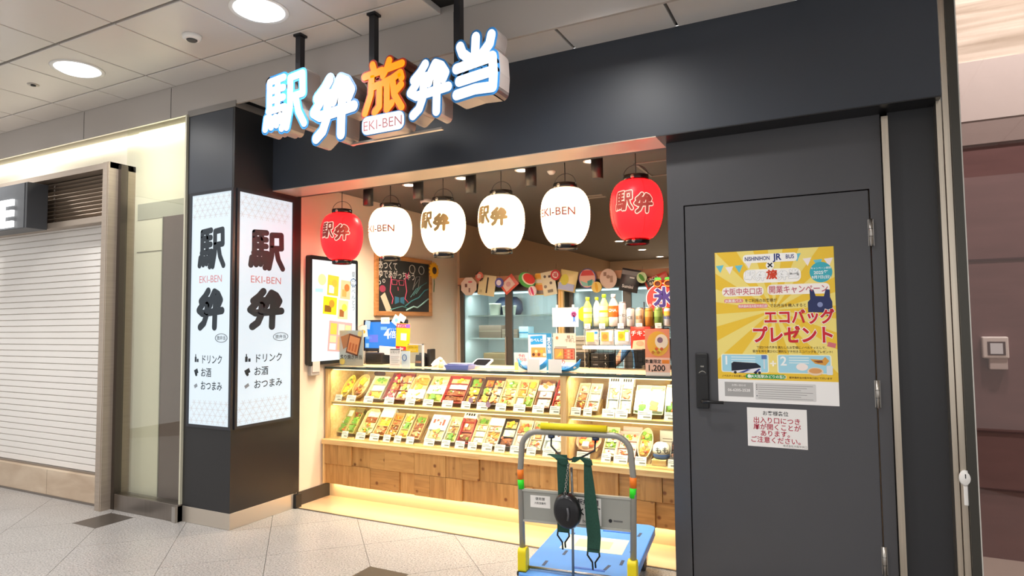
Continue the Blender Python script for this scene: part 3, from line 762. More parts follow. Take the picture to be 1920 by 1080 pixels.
FOODS = {   # bed colour, pieces
 'rice': ('f3ecdd', []), 'ume': ('f3ecdd', [('ball', 'c22a2a', 1, .3, .3)]), 'sesame': ('efe4cc', [('ball', '3a2a20', 5, .06, .06)]),
 'egg': ('e8cf8a', [('slab', 'f4c430', 2, .62, .42)]), 'shred': ('f0c83a', [('strip', 'f6d254', 5, .7, .2)]), 'meat': ('9a5a34', [('strip', '8a4a2a', 6, .6, .26)]), 'pork': ('b87044', [('slab', 'c4804e', 4, .5, .3)]),
 'salmon': ('f0e2cc', [('slab', 'ee8a52', 2, .7, .42)]), 'roe': ('e88a2a', [('ball', 'f08a1c', 9, .17, .17)]), 'veg': ('86a83a', [('leaf', '6f9a2e', 3, .6, .6), ('disc', 'e8742a', 2, .32, .32)]),
 'green': ('9fb64a', [('leaf', '5f8f2c', 4, .6, .5), ('ball', 'a8c85a', 2, .3, .3)]), 'shrimp': ('f2e6cf', [('curl', 'f08a5a', 2, .6, .6)]), 'fry': ('d9a04a', [('ball', 'd8923a', 3, .46, .42)]),
 'tuna': ('efe3d0', [('slab', 'c8364a', 3, .55, .34)]), 'pink': ('f0d2cc', [('disc', 'eab0b0', 1, .55, .55)]), 'mush': ('c89a62', [('ball', '7a4a2a', 3, .4, .36), ('disc', 'e07a2c', 1, .4, .4)]),
 'mix': ('e4cf9a', [('ball', 'e8a02c', 2, .34, .3), ('leaf', '7fa03a', 1, .5, .5), ('slab', 'b8552e', 2, .36, .28)]), 'orange': ('f0dcae', [('ball', 'f09a24', 2, .48, .45), ('leaf', '6f9a2e', 1, .45, .5)]),
 'eel': ('f0e2c4', [('slab', '6b3a1c', 2, .8, .4)]), 'crab': ('f4e6d4', [('strip', 'e4543a', 4, .8, .3)]), 'lotus': ('e8d8b0', [('disc', 'f2e4c4', 2, .46, .46), ('ball', 'c24a3a', 1, .3, .3)]),
}
def outline(kind, w, l):
    if kind == 'oval': return [(w/2*math.cos(2*PI*k/20), l/2*math.sin(2*PI*k/20)) for k in range(20)]
    if kind == 'oct':
        c = min(w, l)*.22
        return [(-w/2+c, -l/2), (w/2-c, -l/2), (w/2, -l/2+c), (w/2, l/2-c), (w/2-c, l/2), (-w/2+c, l/2), (-w/2, l/2-c), (-w/2, -l/2+c)]
    return [(-w/2, -l/2), (w/2, -l/2), (w/2, l/2), (-w/2, l/2)]
def tray_mesh(kind, w, l, h, wall=.005, taper=.9):
    o = outline(kind, w, l); n = len(o); mb = MB()
    ix, iy = (w-2*wall)/w, (l-2*wall)/l
    for sx, sy, z in ((taper, taper, 0), (1, 1, h), (ix, iy, h), (ix*taper, iy*taper, .006)):
        for x, y in o: mb.v.append(Vector((x*sx, y*sy, z)))
    for r in range(3):
        for k in range(n): mb.f.append([r*n+k, r*n+(k+1) % n, (r+1)*n+(k+1) % n, (r+1)*n+k]); mb.sm.append(False)
    mb.f.append(list(range(n))[::-1]); mb.sm.append(False); mb.f.append([3*n+k for k in range(n)]); mb.sm.append(False)
    return mb.mesh('tray')
CARDP = None
def price_card(x, y, z, label, w=.095, h=.06, col='fbf7f2'):
    t = thing('price_card', label, 'price card', (x, y, z), group='price cards in the showcase')
    MB().box(-w/2, 0, 0, w/2, .0025, h).build('card', mat(col, .6, name='card_'+col), t, rot=(R(-22), 0, 0))
    mb = MB()
    for zz, a, b in ((.045, -.42, .2), (.034, -.42, .4), (.012, -.1, .42)): mb.box(a*w, -.0006, zz, b*w, 0, zz+(.004 if zz > .02 else .01))
    mb.build('print', mat('8a8680', .6, name='grey_print_2'), t, rot=(R(-22), 0, 0))['kind'] = 'stuff'
    return t
BN = random.Random(3)
def bento(x, shelf, w, l, desc, box_col, cells, kind='rect', cols=1, sleeve=None, tilt=50, lid=None, card=True, cw=None, yoff=0, blockc=None, h=.038):
    z = .829 if shelf == 'upper' else .513
    where = ' on the %s shelf' % shelf
    t = thing('bento_box', desc+where, 'bento', (x, 4.44+yoff, z), 0, 'bento boxes in the showcase')
    M = Matrix.Translation((0, .0, .012)) @ Matrix.Rotation(R(tilt), 4, 'X') @ Matrix.Translation((0, l/2, 0))
    o = add('tray', tray_mesh(kind, w, l, h), mat(box_col, .4, noise=.08, scale=20, name='tray_'+box_col), t); o.matrix_local = M
    # wooden easel that props the tray
    mb = MB(); zt = l*math.sin(R(tilt))*.62; yt = l*math.cos(R(tilt))*.62
    mb.v = [Vector(v) for v in ((-w*.4, .012, 0), (w*.4, .012, 0), (w*.4, yt+.035, 0), (-w*.4, yt+.035, 0), (-w*.4, yt+.035, zt-.01), (w*.4, yt+.035, zt-.01))]
    mb.f = [[0, 3, 2, 1], [0, 1, 5, 4], [2, 3, 4, 5], [1, 2, 5], [0, 4, 3]]; mb.sm = [False]*5
    mb.build('easel', PINE if not blockc else mat(blockc, .5), t)
    rows = len(cells)//cols
    iw, il = w*.86, l*.88
    v0 = 0
    if kind == 'oval': iw, il = w*.72, l*.74
    for r in range(rows):
        for c in range(cols):
            f = cells[r*cols+c]
            if f is None: continue
            bed, pieces = FOODS[f]
            cw_, cl_ = iw/cols, il/rows
            cx, cy = -iw/2+cw_*(c+.5), il/2-cl_*(r+.5)
            o = add('food_bed', food_mesh('mound', fcol(bed)), None, t)
            o.matrix_local = M @ Matrix.Translation((cx, cy, h*.42)) @ Matrix.Rotation(BN.choice((0, PI)), 4, 'Z') @ Matrix.Diagonal((cw_*.97, cl_*.97, h*.55, 1))
            for pk, pc, cnt, sx, sy in pieces:
                for q in range(cnt):
                    jx, jy = BN.uniform(-.3, .3)*(1-sx*.5), BN.uniform(-.3, .3)
                    if cnt <= 3 and pk in ('slab', 'ball', 'disc', 'curl'): jy = (q-(cnt-1)/2)*.36; jx = BN.uniform(-.12, .12)
                    s = min(cw_, cl_)
                    sz = .5*min(sx, sy)*s if pk != 'leaf' else .35*s
                    o = add('morsel', food_mesh(pk, fcol(pc, .15)), None, t)
                    o.matrix_local = M @ Matrix.Translation((cx+jx*cw_, cy+jy*cl_, h*.82+sz*.25)) @ Matrix.Rotation(BN.uniform(-.6, .6), 4, 'Z') @ Matrix.Diagonal((sx*s*.95, sy*s*.95, min(sz, .022), 1))
            if f not in ('rice', 'ume', 'pink', 'sesame'):
                for q in range(3):
                    pc = BN.choice([pp[1] for pp in pieces]+['e8742a', 'f2d478', '7fa03a', 'b8552e', 'f4e8d0'])
                    s = min(cw_, cl_); o = add('morsel', food_mesh(BN.choice(('ball', 'slab', 'strip', 'disc')), fcol(pc, .15)), None, t)
                    o.matrix_local = M @ Matrix.Translation((cx+BN.uniform(-.34, .34)*cw_, cy+BN.uniform(-.34, .34)*cl_, h*.9)) @ Matrix.Rotation(BN.uniform(0, 3), 4, 'Z') @ Matrix.Diagonal((s*BN.uniform(.24, .4), s*BN.uniform(.22, .34), .02, 1))
    if cols > 1 or rows > 1:
        mb = MB()
        if cols > 1:
            for c in range(1, cols): xx = -iw/2+iw/cols*c; mb.box(xx-.0015, -il/2, .006, xx+.0015, il/2, h+.001)
        if rows > 1 and kind == 'rect':
            for r in range(1, rows): yy = il/2-il/rows*r; mb.box(-iw/2, yy-.0015, .006, iw/2, yy+.0015, h-.002)
        if mb.v:
            o = mb.build('divider', mat(box_col, .4, noise=.08, scale=20), t); o.matrix_local = M
    if sleeve:
        a, b, col, pc = sleeve
        o = box(-w/2-.002, -l/2+l*a, -.002, w/2+.002, -l/2+l*b, h+.004).build('paper_sleeve', mat(col, .5, name='sleeve_'+col), t, bevel=.002); o.matrix_local = M
        if pc:
            mb = MB()
            for q in range(4): mb.box(-w*.36+q*w*.19, -l/2+l*(a+(b-a)*.3), h+.004, -w*.36+q*w*.19+w*.13, -l/2+l*(a+(b-a)*.7), h+.0046)
            p = mb.build('sleeve_print', mat(pc, .5), t); p.matrix_local = M; p['kind'] = 'stuff'
    if lid:
        o = box(-w/2, -.004, 0, w/2, .004, l*.62).build('open_lid', mat(lid, .5, name='lid_'+lid), t, (0, .03+l*math.cos(R(tilt)), l*math.sin(R(tilt))*.55), rot=(R(-8), 0, 0), bevel=.002)
    if card:
        price_card(x-.01+BN.uniform(-.008, .008), 4.366, z, 'price card for the '+desc, cw or min(.1, w*.72))
    return t
U, L_ = 'upper', 'lower'
bento(-3.94, U, .105, .235, 'yellow oval bento against the left end', 'f0d060', ['shred', 'egg'], 'oval')
bento(-3.80, U, .155, .25, 'oval bamboo bento with egg and mushrooms', 'd8b070', ['egg', 'mush'], 'oval')
bento(-3.61, U, .165, .23, 'white tray bento with green garnish', 'f4e6b8', ['green', 'rice', 'shred'], 'rect')
bento(-3.385, U, .235, .27, 'large red-brown box bento of salmon and orange slices', '8a3a34', ['tuna', 'salmon', 'pork', 'orange', 'tuna', 'orange'], 'rect', 2)
bento(-3.18, U, .17, .26, 'octagonal bento with a white lid half over it', 'e6c488', ['roe', 'egg', 'fry'], 'oct', sleeve=(.08, .42, 'fbf6f2', 'e6b8c4'))
bento(-2.99, U, .165, .25, 'bento with a large white paper and green onion', 'e8cf98', ['orange', 'green', 'green'], 'rect', sleeve=(.3, .62, 'fdfaf4', None))
bento(-2.805, U, .205, .26, 'red-rimmed bento of grey-brown beef and egg halves', 'b03a34', ['egg', 'rice', 'meat', 'meat'], 'rect')
bento(-2.635, U, .115, .25, 'dark brown narrow bento with a yellow egg roll', '6a4636', ['veg', 'shred', 'fry'], 'rect')
bento(-2.475, U, .19, .26, 'dark box bento of roe and orange slices', '5a3a30', ['roe', 'mix', 'orange', 'shrimp', 'egg', 'salmon'], 'rect', 2)
bento(-2.315, U, .125, .245, 'pine box bento with green vegetables next to the nine-part bento', 'efd7a0', ['green', 'salmon', 'mix'], 'rect')
bento(-2.165, U, .165, .25, 'square pine bento divided into compartments', 'eccf94', ['mix', 'egg', 'roe', 'shrimp', 'rice', 'veg'], 'rect', 2)
bento(-2.005, U, .13, .25, 'brown-edged bento with a pale sleeve beside the red bento', '8a5a40', ['salmon', 'pink', 'rice'], 'rect', sleeve=(.6, .8, 'fbf2e6', None))
bento(-1.87, U, .105, .255, 'bright red bento of crab and prawns beside the post', 'c0302a', ['shrimp', 'crab', 'lotus', 'mix'], 'rect', cw=.08)
bento(-1.70, U, .085, .235, 'narrow bento of sliced meat right of the post', 'ead8b8', ['lotus', 'pork', 'meat'], 'rect', cw=.075)
bento(-1.605, U, .09, .235, 'narrow bento of white fish second from the post', 'f0e2cc', ['lotus', 'rice', 'crab'], 'rect')
bento(-1.455, U, .088, .29, 'tall white window-box bento, left of a pair', 'f6eedd', ['rice', 'shrimp', 'rice'], 'rect', sleeve=(.74, .98, 'fbf6ea', '3a342e'), tilt=62, cw=.09)
bento(-1.36, U, .088, .29, 'tall white window-box bento, right of a pair', 'f6eedd', ['rice', 'salmon', 'rice'], 'rect', sleeve=(.74, .98, 'fbf6ea', '3a342e'), tilt=62, cw=.09)
bento(-1.19, U, .205, .22, 'wide pale green box bento with a white banner', 'dfe8c0', ['rice', 'pink', 'green', 'salmon'], 'rect', 2, sleeve=(.1, .8, 'ecefd4', 'f2d8c8'), tilt=58)
bento(-1.03, U, .09, .23, 'white and green box bento half hidden by the door wall', 'e8eed8', ['rice', 'green'], 'rect', sleeve=(.3, .9, 'fbfbf2', None), tilt=60)
bento(-3.965, L_, .085, .26, 'narrow bento of pressed green sushi at the left end', 'c8b46a', ['rice', 'green', 'green'], 'rect', card=False)
bento(-3.868, L_, .095, .26, 'narrow bento of pressed green sushi second from the left', 'c8b46a', ['meat', 'green', 'green'], 'rect', sleeve=(.82, .97, '8a7a52', None))
bento(-3.705, L_, .155, .26, 'octagonal black-sided bento with noodles and egg', 'e8d2a0', ['rice', 'meat', 'mix', 'orange'], 'oct', sleeve=None)
bento(-3.545, L_, .135, .28, 'long pine bento with a white paper on top and yellow strips', 'e6c488', ['crab', 'shred', 'pork'], 'rect', sleeve=(.66, .97, 'fdf8ee', None))
bento(-3.415, L_, .1, .235, 'narrow bento of prawns and fries left of three', 'd8ae74', ['roe', 'pork', 'meat', 'fry'], 'rect')
bento(-3.30, L_, .1, .235, 'narrow bento of green noodles middle of three', 'ecd6a0', ['egg', 'green', 'shred'], 'rect')
bento(-3.175, L_, .105, .235, 'narrow bento of minced beef right of three', 'd8ae74', ['veg', 'meat', 'pork'], 'rect')
bento(-2.985, L_, .165, .245, 'white sleeved bento with a red flower print', 'f0ead8', ['lotus', 'mix'], 'rect', sleeve=(.4, .98, 'fcfaf6', 'd84a3a'))
bento(-2.83, L_, .11, .235, 'round-shell seafood bento in pale tray', 'e8d8b0', ['lotus', 'mush', 'green'], 'rect')
bento(-2.695, L_, .12, .29, 'tall red-sided meat bento with a lettered white band', 'b83a3a', ['meat', 'pork', 'meat'], 'rect', sleeve=(.76, .99, 'f6efe4', '2a2422'), tilt=56)
bento(-2.575, L_, .11, .255, 'bento with an orange prawn and a white round lid', 'e8cf9c', ['veg', 'shrimp', 'rice', 'rice'], 'rect')
bento(-2.45, L_, .125, .25, 'bento with a white printed paper and one orange ball', 'ecd8b4', ['rice', 'crab', 'fry', 'salmon'], 'rect', sleeve=(.72, .98, 'f8f4ee', None))
bento(-2.325, L_, .125, .25, 'black-rimmed bento of brown rice and eggs', '3a2c24', ['egg', 'sesame', 'meat'], 'rect')
bento(-2.195, L_, .125, .245, 'pale pink two-part bento with a round pink slice', 'f2e0cc', ['mix', 'pink'], 'rect')
bento(-2.07, L_, .105, .245, 'bento of orange slices partly behind the trolley handle', 'f2dcb8', ['orange', 'salmon', 'crab'], 'rect')
bento(-1.925, L_, .15, .24, 'blue and white boxed bento behind the yellow handle', 'e8eef2', ['eel', 'rice'], 'rect', sleeve=(.35, .98, 'f2f6f8', '4a9ad0'))
bento(-1.485, L_, .095, .235, 'narrow bento of vegetables right of the round bowl', 'eedcae', ['green', 'crab', 'veg', 'ume'], 'rect')
bento(-1.365, L_, .145, .215, 'pink open-lidded bento with orange food', 'e8b8b0', ['orange', 'shrimp', 'crab'], 'rect', lid='e8b4a8', tilt=45)
bento(-1.235, L_, .11, .25, 'oval pine bento of orange fried balls', 'f0dcae', ['veg', 'orange', 'fry'], 'oval')
bento(-1.01, L_, .07, .15, 'small dark box bento beside the door wall', '2f2824', ['meat', 'eel'], 'rect', tilt=60, sleeve=(.0, .25, '3a302a', None))
def specials():
    t = thing('bento_bowl', 'round pink bowl bento behind the green straps on the lower shelf', 'bento', (-1.65, 4.42, .514))
    M = Matrix.Translation((0, .02, .02)) @ Matrix.Rotation(R(42), 4, 'X') @ Matrix.Translation((0, .095, 0))
    o = MB().lathe([(.055, 0), (.09, .035), (.098, .06), (.092, .06), (.08, .03), (.0, .02)], 28).build('bowl', mat('e8a890', .4), t); o.matrix_local = M
    o = add('food_bed', food_mesh('mound', fcol('f0c88a')), None, t); o.matrix_local = M @ Matrix.Translation((0, 0, .03)) @ Matrix.Diagonal((.15, .15, .03, 1))
    for k in range(7):
        a = k*2*PI/7
        o = add('morsel', food_mesh(('ball', 'disc', 'slab')[k % 3], fcol(('e8602c', 'f0c040', 'f4e8d0')[k % 3], .15)), None, t)
        o.matrix_local = M @ Matrix.Translation((.048*math.cos(a), .048*math.sin(a), .058)) @ Matrix.Diagonal((.05, .045, .03, 1))
    MB().box(-.06, .03, 0, .06, .15, .04).build('easel', PINE, t)
    price_card(-1.66, 4.366, .513, 'price card below the round pink bowl bento', .1)
    t = thing('rice_ball_pack', 'round white wrapped rice ball with a blue base and black brush mark', 'rice ball', (-1.115, 4.47, .555))
    MB().lathe([(.048, 0), (.058, .012), (.058, .03), (.056, .034)], 26).build('base_band', mat('3a5a9a', .45), t)
    MB().lathe([(.056, .03), (.062, .055), (.056, .085), (.037, .105), (.0, .112)], 26).build('wrapped_rice', mat('f6f2ea', .4, bump=.4, scale=40), t)
    me = textmesh('もも', .05, .02, mapf=lambda u, v: (.0625*math.sin(u/.062+.3), -.063*math.cos(u/.062+.3), v+.045)); add('lettering', me, INK, t)
    b = thing('riser_block', 'small pine riser block under the round white rice ball', 'riser', (-1.115, 4.47, .514))
    box(-.055, -.07, 0, .045, .08, .04).build('block', PINE, b, bevel=.002)
    t = thing('gift_box', 'white paper box standing behind the round rice ball', 'box', (-1.10, 4.68, .514))
    box(-.07, -.03, 0, .07, .03, .2).build('carton', mat('f4efe6', .5), t, bevel=.002)
    shapes(t, 'print', [rect(-.05, .12, .05, .125), rect(-.05, .14, .02, .146)], mat('9a8a7a', .6), -.0312)
    # round stickers
    for x, z, lab in ((-2.585, .90, 'pink round sticker on the price card of the brown narrow bento'), (-2.43, .873, 'pink round sticker on the price card of the roe bento')):
        o = MB().prism(circ(0, 0, .022, n=20), 0, .001).build('round_sticker', mat('f0b8d4', .6), None, (x, 4.358, z)); tag(o, lab, 'sticker')
specials()

# ================================================================== WALL THINGS INSIDE THE SHOP
def p_(c, r=.6): return mat(c, r, name='print_'+c)
def wall_things():
    t = thing('menu_screen', 'tall black-framed menu screen glowing white on the left shop wall', 'screen', (LW+.001, 4.375, 1.16), PI/2)
    w, h = .62, .945
    MB().prism(rrect(-w/2, 0, w/2, h, .02), -.045, 0).build('bezel', mat('1a1b1e', .3, name='screen_bezel'), t)
    shape(t, 'display', rect(-w/2+.032, .03, w/2-.032, h-.035), emit('e4f2f8', .68, 'menu_glow'), -.0458, .0008)
    P = lambda n, pts, c, y: shape(t, n, pts, emit(c, .8), y, .0006)
    for q, (x0, z0, x1, z1, c, c2) in enumerate(((-.10, .60, .04, .78, 'f2c23a', 'fbe8d4'), (.07, .585, .20, .755, 'f0c490', 'e8a85a'), (-.14, .43, .03, .585, 'ffd21c', '8a5a1a'), (.05, .40, .18, .57, 'f6d49a', 'a8642e'))):
        a = R(-4)
        P('picture', rotp(rect(x0, z0, x1, z1), a, .03, .6), c, -.0466)
        P('picture', rotp(rect(x0+.02, z0+.02, x0+(x1-x0)*.6, z0+(z1-z0)*.5), a, .03, .6), c2, -.0472)
        P('picture', rotp(circ(x0+(x1-x0)*.62, z0+(z1-z0)*.62, .035, n=12), a, .03, .6), ('e6b43c', 'd87a3a', 'c8922a', 'f2e04a')[q], -.0474)
    P('picture', rotp(rect(-.08, .10, .22, .37), R(-5), .07, .23), 'e8a8a0', -.0466)
    for q, (x0, z0, x1, z1, c) in enumerate(((-.06, .25, .02, .35, 'f2c84a'), (.04, .25, .12, .35, 'f4e2c0'), (.13, .26, .205, .345, 'f0d890'), (-.06, .18, .02, .24, 'f6d49a'), (-.06, .115, .02, .17, 'f8f2ea'), (.04, .115, .2, .235, 'e8b07a'))):
        P('picture', rotp(rect(x0, z0, x1, z1), R(-5), .07, .23), c, -.0472)
    P('picture', circ(-.16, .74, .05, n=20), 'f4ee9a', -.0466); P('picture', rect(-.24, .63, -.15, .66), 'a8e0e4', -.0466)
    text(t, '夏\nの\nお\nべ\nん\nと\nう', .055, .245, .79, p_('5a6a78'), -.0475, line=.95)
    MB().tube([(.245+.038*math.cos(a), -.047, .735+.035*math.sin(a)) for a in [2*PI*k/20 for k in range(21)]], .003, 5, False).build('ring_mark', p_('3a5a8a'), t)
    t = thing('wall_card_holder', 'small grey card box fixed under the menu screen', 'card box', (LW+.001, 4.15, 1.07), PI/2)
    box(-.05, -.04, 0, .05, 0, .085).build('holder', mat('b8b0a8', .4), t, bevel=.004)
    box(-.04, -.046, .03, .045, -.041, .12).build('card', mat('d8c8c0', .6), t)
    # chalkboard
    t = thing('chalkboard', 'wood-framed chalkboard with chalk drawings on the left shop wall', 'chalkboard', (LW+.001, 5.46, 1.59), PI/2)
    w, h = .98, .62; f = .045; fr = woodmat('a8703c', 'c48a54', 'x', name='oak_frame')
    for a in ((-w/2, 0, w/2, f), (-w/2, h-f, w/2, h), (-w/2, f, -w/2+f, h-f), (w/2-f, f, w/2, h-f)): box(a[0], -.03, a[1], a[2], 0, a[3]).build('frame_bar', fr, t, bevel=.002)
    box(-w/2+f, -.014, f, w/2-f, 0, h-f).build('slate', mat('2c2e2e', .7, noise=.15, scale=8, name='chalk_slate'), t)
    ch = p_('ece8e0', .9)
    text(t, 'あつくて\nゆであがっちゃう', .092, -.44, .475, ch, -.0155, .012, 'LEFT', line=.95, sx=.85)
    def line(pts, c, r=.004, n='chalk_line'): MB().tube([(x, -.015, z) for x, z in pts], r, 5).build(n, p_(c, .9), t)
    pk = 'd85a7a'
    for cx in (-.18, -.06):      # red sunglasses
        line([(cx-.045, .37), (cx+.045, .37), (cx+.04, .32), (cx-.035, .32), (cx-.045, .37)], pk)
    line([(-.135, .36), (-.105, .36)], pk)
    line([(-.23, .4), (-.25, .25), (-.2, .18), (-.22, .12)], pk, .006); line([(0, .4), (.03, .26), (.0, .18), (.06, .14)], pk, .006); line([(-.12, .3), (-.115, .26)], pk)
    shape(t, 'chalk_fill', circ(-.37, .27, .05, .035, 14), p_('a8405a', .9), -.0152)
    for x, z in ((-.42, .33), (-.35, .35)): line([(x+.018*math.cos(a), z+.018*math.sin(a)) for a in [2*PI*k/10 for k in range(11)]], 'e8e4dc', .003)
    shape(t, 'chalk_fill', [(-.17, .12), (-.1, .14), (-.1, .19), (-.17, .2)], p_('3a7a9a', .9), -.0152); shape(t, 'chalk_fill', [(-.08, .14), (-.01, .12), (-.01, .2), (-.08, .19)], p_('3a7a9a', .9), -.0152)
    shape(t, 'chalk_fill', rotp(rect(-.42, .08, -.2, .16), R(-58), -.31, .12), p_('e0cfb4', .9), -.0152)
    line([(-.25, .06), (-.05, .1), (.1, .07)], '5a9a9a', .005); line([(.02, .06), (.15, .1), (.22, .09), (.33, .14), (.43, .19)], 'a8d4d0', .009); line([(.0, .1), (.12, .16), (.25, .2), (.36, .28), (.43, .3)], '4a8a90', .007)
    for dx in (0, .05, .1): line([(.1+dx, .2+dx*.4), (.2+dx, .29+dx*.4), (.3+dx, .33+dx*.4)], '6aa4a4', .004)
    line([(.14, .28), (.2, .42), (.27, .43), (.24, .3)], '8a8a86', .004); line([(.15, .3), (.25, .4)], '8a8a86')
    for cx in (.13, .3): line([(cx+.05*math.cos(a), .5+.045*math.sin(a)) for a in [2*PI*k/14 for k in range(15)]], 'b8b8b2', .0035)
    shape(t, 'chalk_fill', [(.04, .43), (.075, .47), (.065, .415), (.045, .385), (.0, .42), (.02, .455)], p_('e04a7a', .9), -.0152)
    t = thing('sunflower', 'artificial sunflower fixed to the right edge of the chalkboard', 'flower', (LW+.04, 5.96, 2.10), PI/2)
    me = MB()
    me.v = [Vector(v) for v in ((0, 0, .02), (-.02, -.012, .05), (.02, -.012, .05), (-.016, -.004, .085), (.016, -.004, .085), (0, .0, .105))]
    me.f = [[0, 2, 1], [1, 2, 4, 3], [3, 4, 5]]; me.sm = [True]*3; pm = me.mesh('petal'); pm.materials.append(mat('f2b21c', .6, name='petal_yellow'))
    for k in range(14): add('petal', pm, None, t, (0, -.004, 0), (0, 2*PI*k/14, 0))
    MB().lathe([(.042, 0), (.04, .016), (.02, .022), (0, .023)], 16).build('disc', mat('3a2412', .8, bump=.6, scale=60), t, rot=(PI/2, 0, 0))
    MB().tube([(0, -.003, -.03), (.01, -.003, -.15), (.0, -.003, -.24)], .005, 6).build('stem', mat('3f6a2a', .6), t)
wall_things()

# ================================================================== COUNTER-TOP THINGS
def card_stand(name, label, cat, x, y, w, h, col, rz=0, t=.004, lean=-8, z=CT, foot=True, mk=None, glow=0):
    o = thing(name, label, cat, (x, y, z), rz)
    b = box(-w/2, -t/2, 0, w/2, t/2, h).build('board', mk or mat(col, .5, name='board_'+col), o)
    if foot: box(-w*.42, 0, 0, w*.42, .06, .004).build('foot', glassmat('eef4f4', 1.5), o)
    return o, -t/2-.0008
def counter_things():
    o, y = card_stand('menu_stand', 'clear standing photo menu of a grilled bento at the left end of the counter', 'menu stand', -3.858, 4.43, .27, .315, 'efe6d6')
    box(-.139, -.004, 0, .139, -.0026, .32).build('acrylic_sleeve', glassmat('f2f6f6', 1.5), o)
    y = -.0052
    shape(o, 'photo', rotp([(-.09, .15), (.02, .2), (-.01, .29), (-.12, .26)], 0), p_('a8744a'), y)
    shape(o, 'photo', rotp(rect(-.04, .10, .10, .275), R(-14), .03, .19), p_('6a3a22'), y-.001); shape(o, 'photo', rotp(rect(-.028, .115, .088, .26), R(-14), .03, .19), p_('d8925a'), y-.0018)
    for k in range(3): shape(o, 'photo', rotp(rect(-.015+k*.034, .13, .005+k*.034, .2), R(-14), .03, .19), p_('b8622e'), y-.0026)
    shape(o, 'photo', circ(-.1, .04, .03, n=16), p_('d8c86a'), y); shape(o, 'photo', circ(.1, .285, .025, n=16), p_('d8d08a'), y)
    text(o, '炙り焼き弁当', .042, 0, .065, p_('3a322c'), y-.001, .01)
    # point-of-sale display
    o = thing('pos_display', 'point-of-sale monitor with blue screen standing on the counter', 'monitor', (-3.735, 4.76, CT), R(3))
    box(-.19, -.06, 0, .0, .1, .105).build('base', BLK, o, bevel=.012, seg=2)
    MB().tube([(-.1, .04, .1), (-.1, .06, .2)], .02, 10).build('neck', BLK, o)
    s = box(-.27, .02, .115, .215, .05, .41).build('bezel', mat('2a2c34', .35), o, bevel=.006, seg=2)
    shape(s, 'display', rect(-.25, .145, .1, .39), emit('2f84e0', .75, 'blue_screen'), .0185, .001)
    for r_, c in ((rect(-.2, .2, -.1, .27), '6a7ae0'), (rect(-.07, .315, 0, .345), '8ac0f4'), (rect(-.24, .15, -.205, .19), '9ac8f4'), (rect(-.235, .23, -.17, .255), '7ab4f0')): shape(s, 'display_block', r_, emit(c, .75), .0176, .0006)
    text(s, '4', .13, .0, .235, emit('ffffff', .9), .0172, .02); text(s, '倍', .075, .065, .245, emit('ffffff', .9), .0172, .01); text(s, 'ポイント', .022, .065, .315, emit('ffffff', .9), .0172)
    box(-.24, -.02, .0, -.232, .0, .12).build('stay', mat('b8b0a4', .4), o)
    def slip(name, label, cat, x, y, z, w, h, col, a=0, rz=0):
        q = thing(name, label, cat, (x, y, z), rz)
        MB().prism(rotp(rect(-w/2, 0, w/2, h), a, 0, h/2), -.0012, 0).build('sheet', mat(col, .6, name='sheet_'+col), q)
        return q
    slip('paper_slip', 'blank white paper slip hanging below the blue monitor', 'paper', -3.70, 4.74, 1.222, .19, .078, 'faf8f4', R(-3))
    q = slip('sale_flyer', 'yellow and pink flyer stuck over the right side of the blue monitor', 'flyer', -3.535, 4.755, 1.265, .155, .245, 'f6c218', R(-3))
    shape(q, 'print', rotp(rect(-.075, .205, .075, .24), R(-3), 0, .12), p_('e0407a'), -.002); shape(q, 'print', rotp(rect(.03, .205, .075, .24), R(-3), 0, .12), p_('8a5ac8'), -.0026)
    shape(q, 'print', rotp(rect(-.075, .003, .04, .035), R(-3), 0, .12), p_('d8203a'), -.002); shape(q, 'print', rotp(rect(-.025, .09, .04, .155), R(-3), 0, .12), p_('fbeee4'), -.002)
    text(q, 'ポイント', .025, -.01, .213, p_('fff4f0'), -.003, .01); text(q, 'Pay', .03, -.015, .008, p_('fff4f0'), -.003, .02)
    q = slip('note_card', 'small white note stuck on the top edge of the blue monitor', 'note', -3.745, 4.765, 1.51, .1, .058, 'f8efe6'); text(q, 'ご案内', .028, 0, .018, p_('c8b4a4'), -.002)
    q = slip('note_card', 'pale blue tilted note on the upper right corner of the monitor', 'note', -3.62, 4.77, 1.495, .085, .085, 'd4eef0', R(-35)); shape(q, 'print', circ(0, .045, .018, n=12), p_('7ac4d8'), -.002)
    slip('note_card', 'white tilted note beside the pale blue note on the monitor', 'note', -3.565, 4.78, 1.53, .08, .06, 'f4f2ea', R(-30))
    q = slip('note_card', 'white note with yellow picture on the left edge of the monitor', 'note', -4.0+.03, 4.72, 1.385, .1, .11, 'f8f4ea', R(8)); shape(q, 'print', circ(0, .05, .028, .018, 14), p_('e8b43c'), -.002)
    slip('note_card', 'narrow blue and white note behind the left edge of the monitor', 'note', -3.94, 4.75, 1.46, .06, .08, 'a8cdec', R(-8))
    o, y = card_stand('leaflet_holder', 'white leaflet with small print standing on the counter', 'leaflet', -3.36, 4.41, .115, .16, 'f6f3ee')
    shape(o, 'print', rect(-.05, .148, .05, .156), p_('4a4a4a'), y)
    text(o, 'お知らせ', .026, 0, .12, p_('6a6660'), y-.0004)
    for k in range(5): shape(o, 'print', rect(-.045, .09-k*.016, .03 if k % 2 else .045, .093-k*.016), p_('c4beb6'), y)
    o, y = card_stand('price_leaflet', 'pale blue card with a ring mark beside the white leaflet', 'card', -3.25, 4.41, .09, .14, 'dfeef2')
    MB().tube([(-.012+.022*math.cos(a), y, .085+.026*math.sin(a)) for a in [2*PI*k/16 for k in range(17)]], .003, 5, False).build('ring_mark', p_('2a5a9a'), o)
    o = thing('acrylic_stand', 'clear acrylic frame stand with a yellow notice on the counter', 'stand', (-3.14, 4.42, CT))
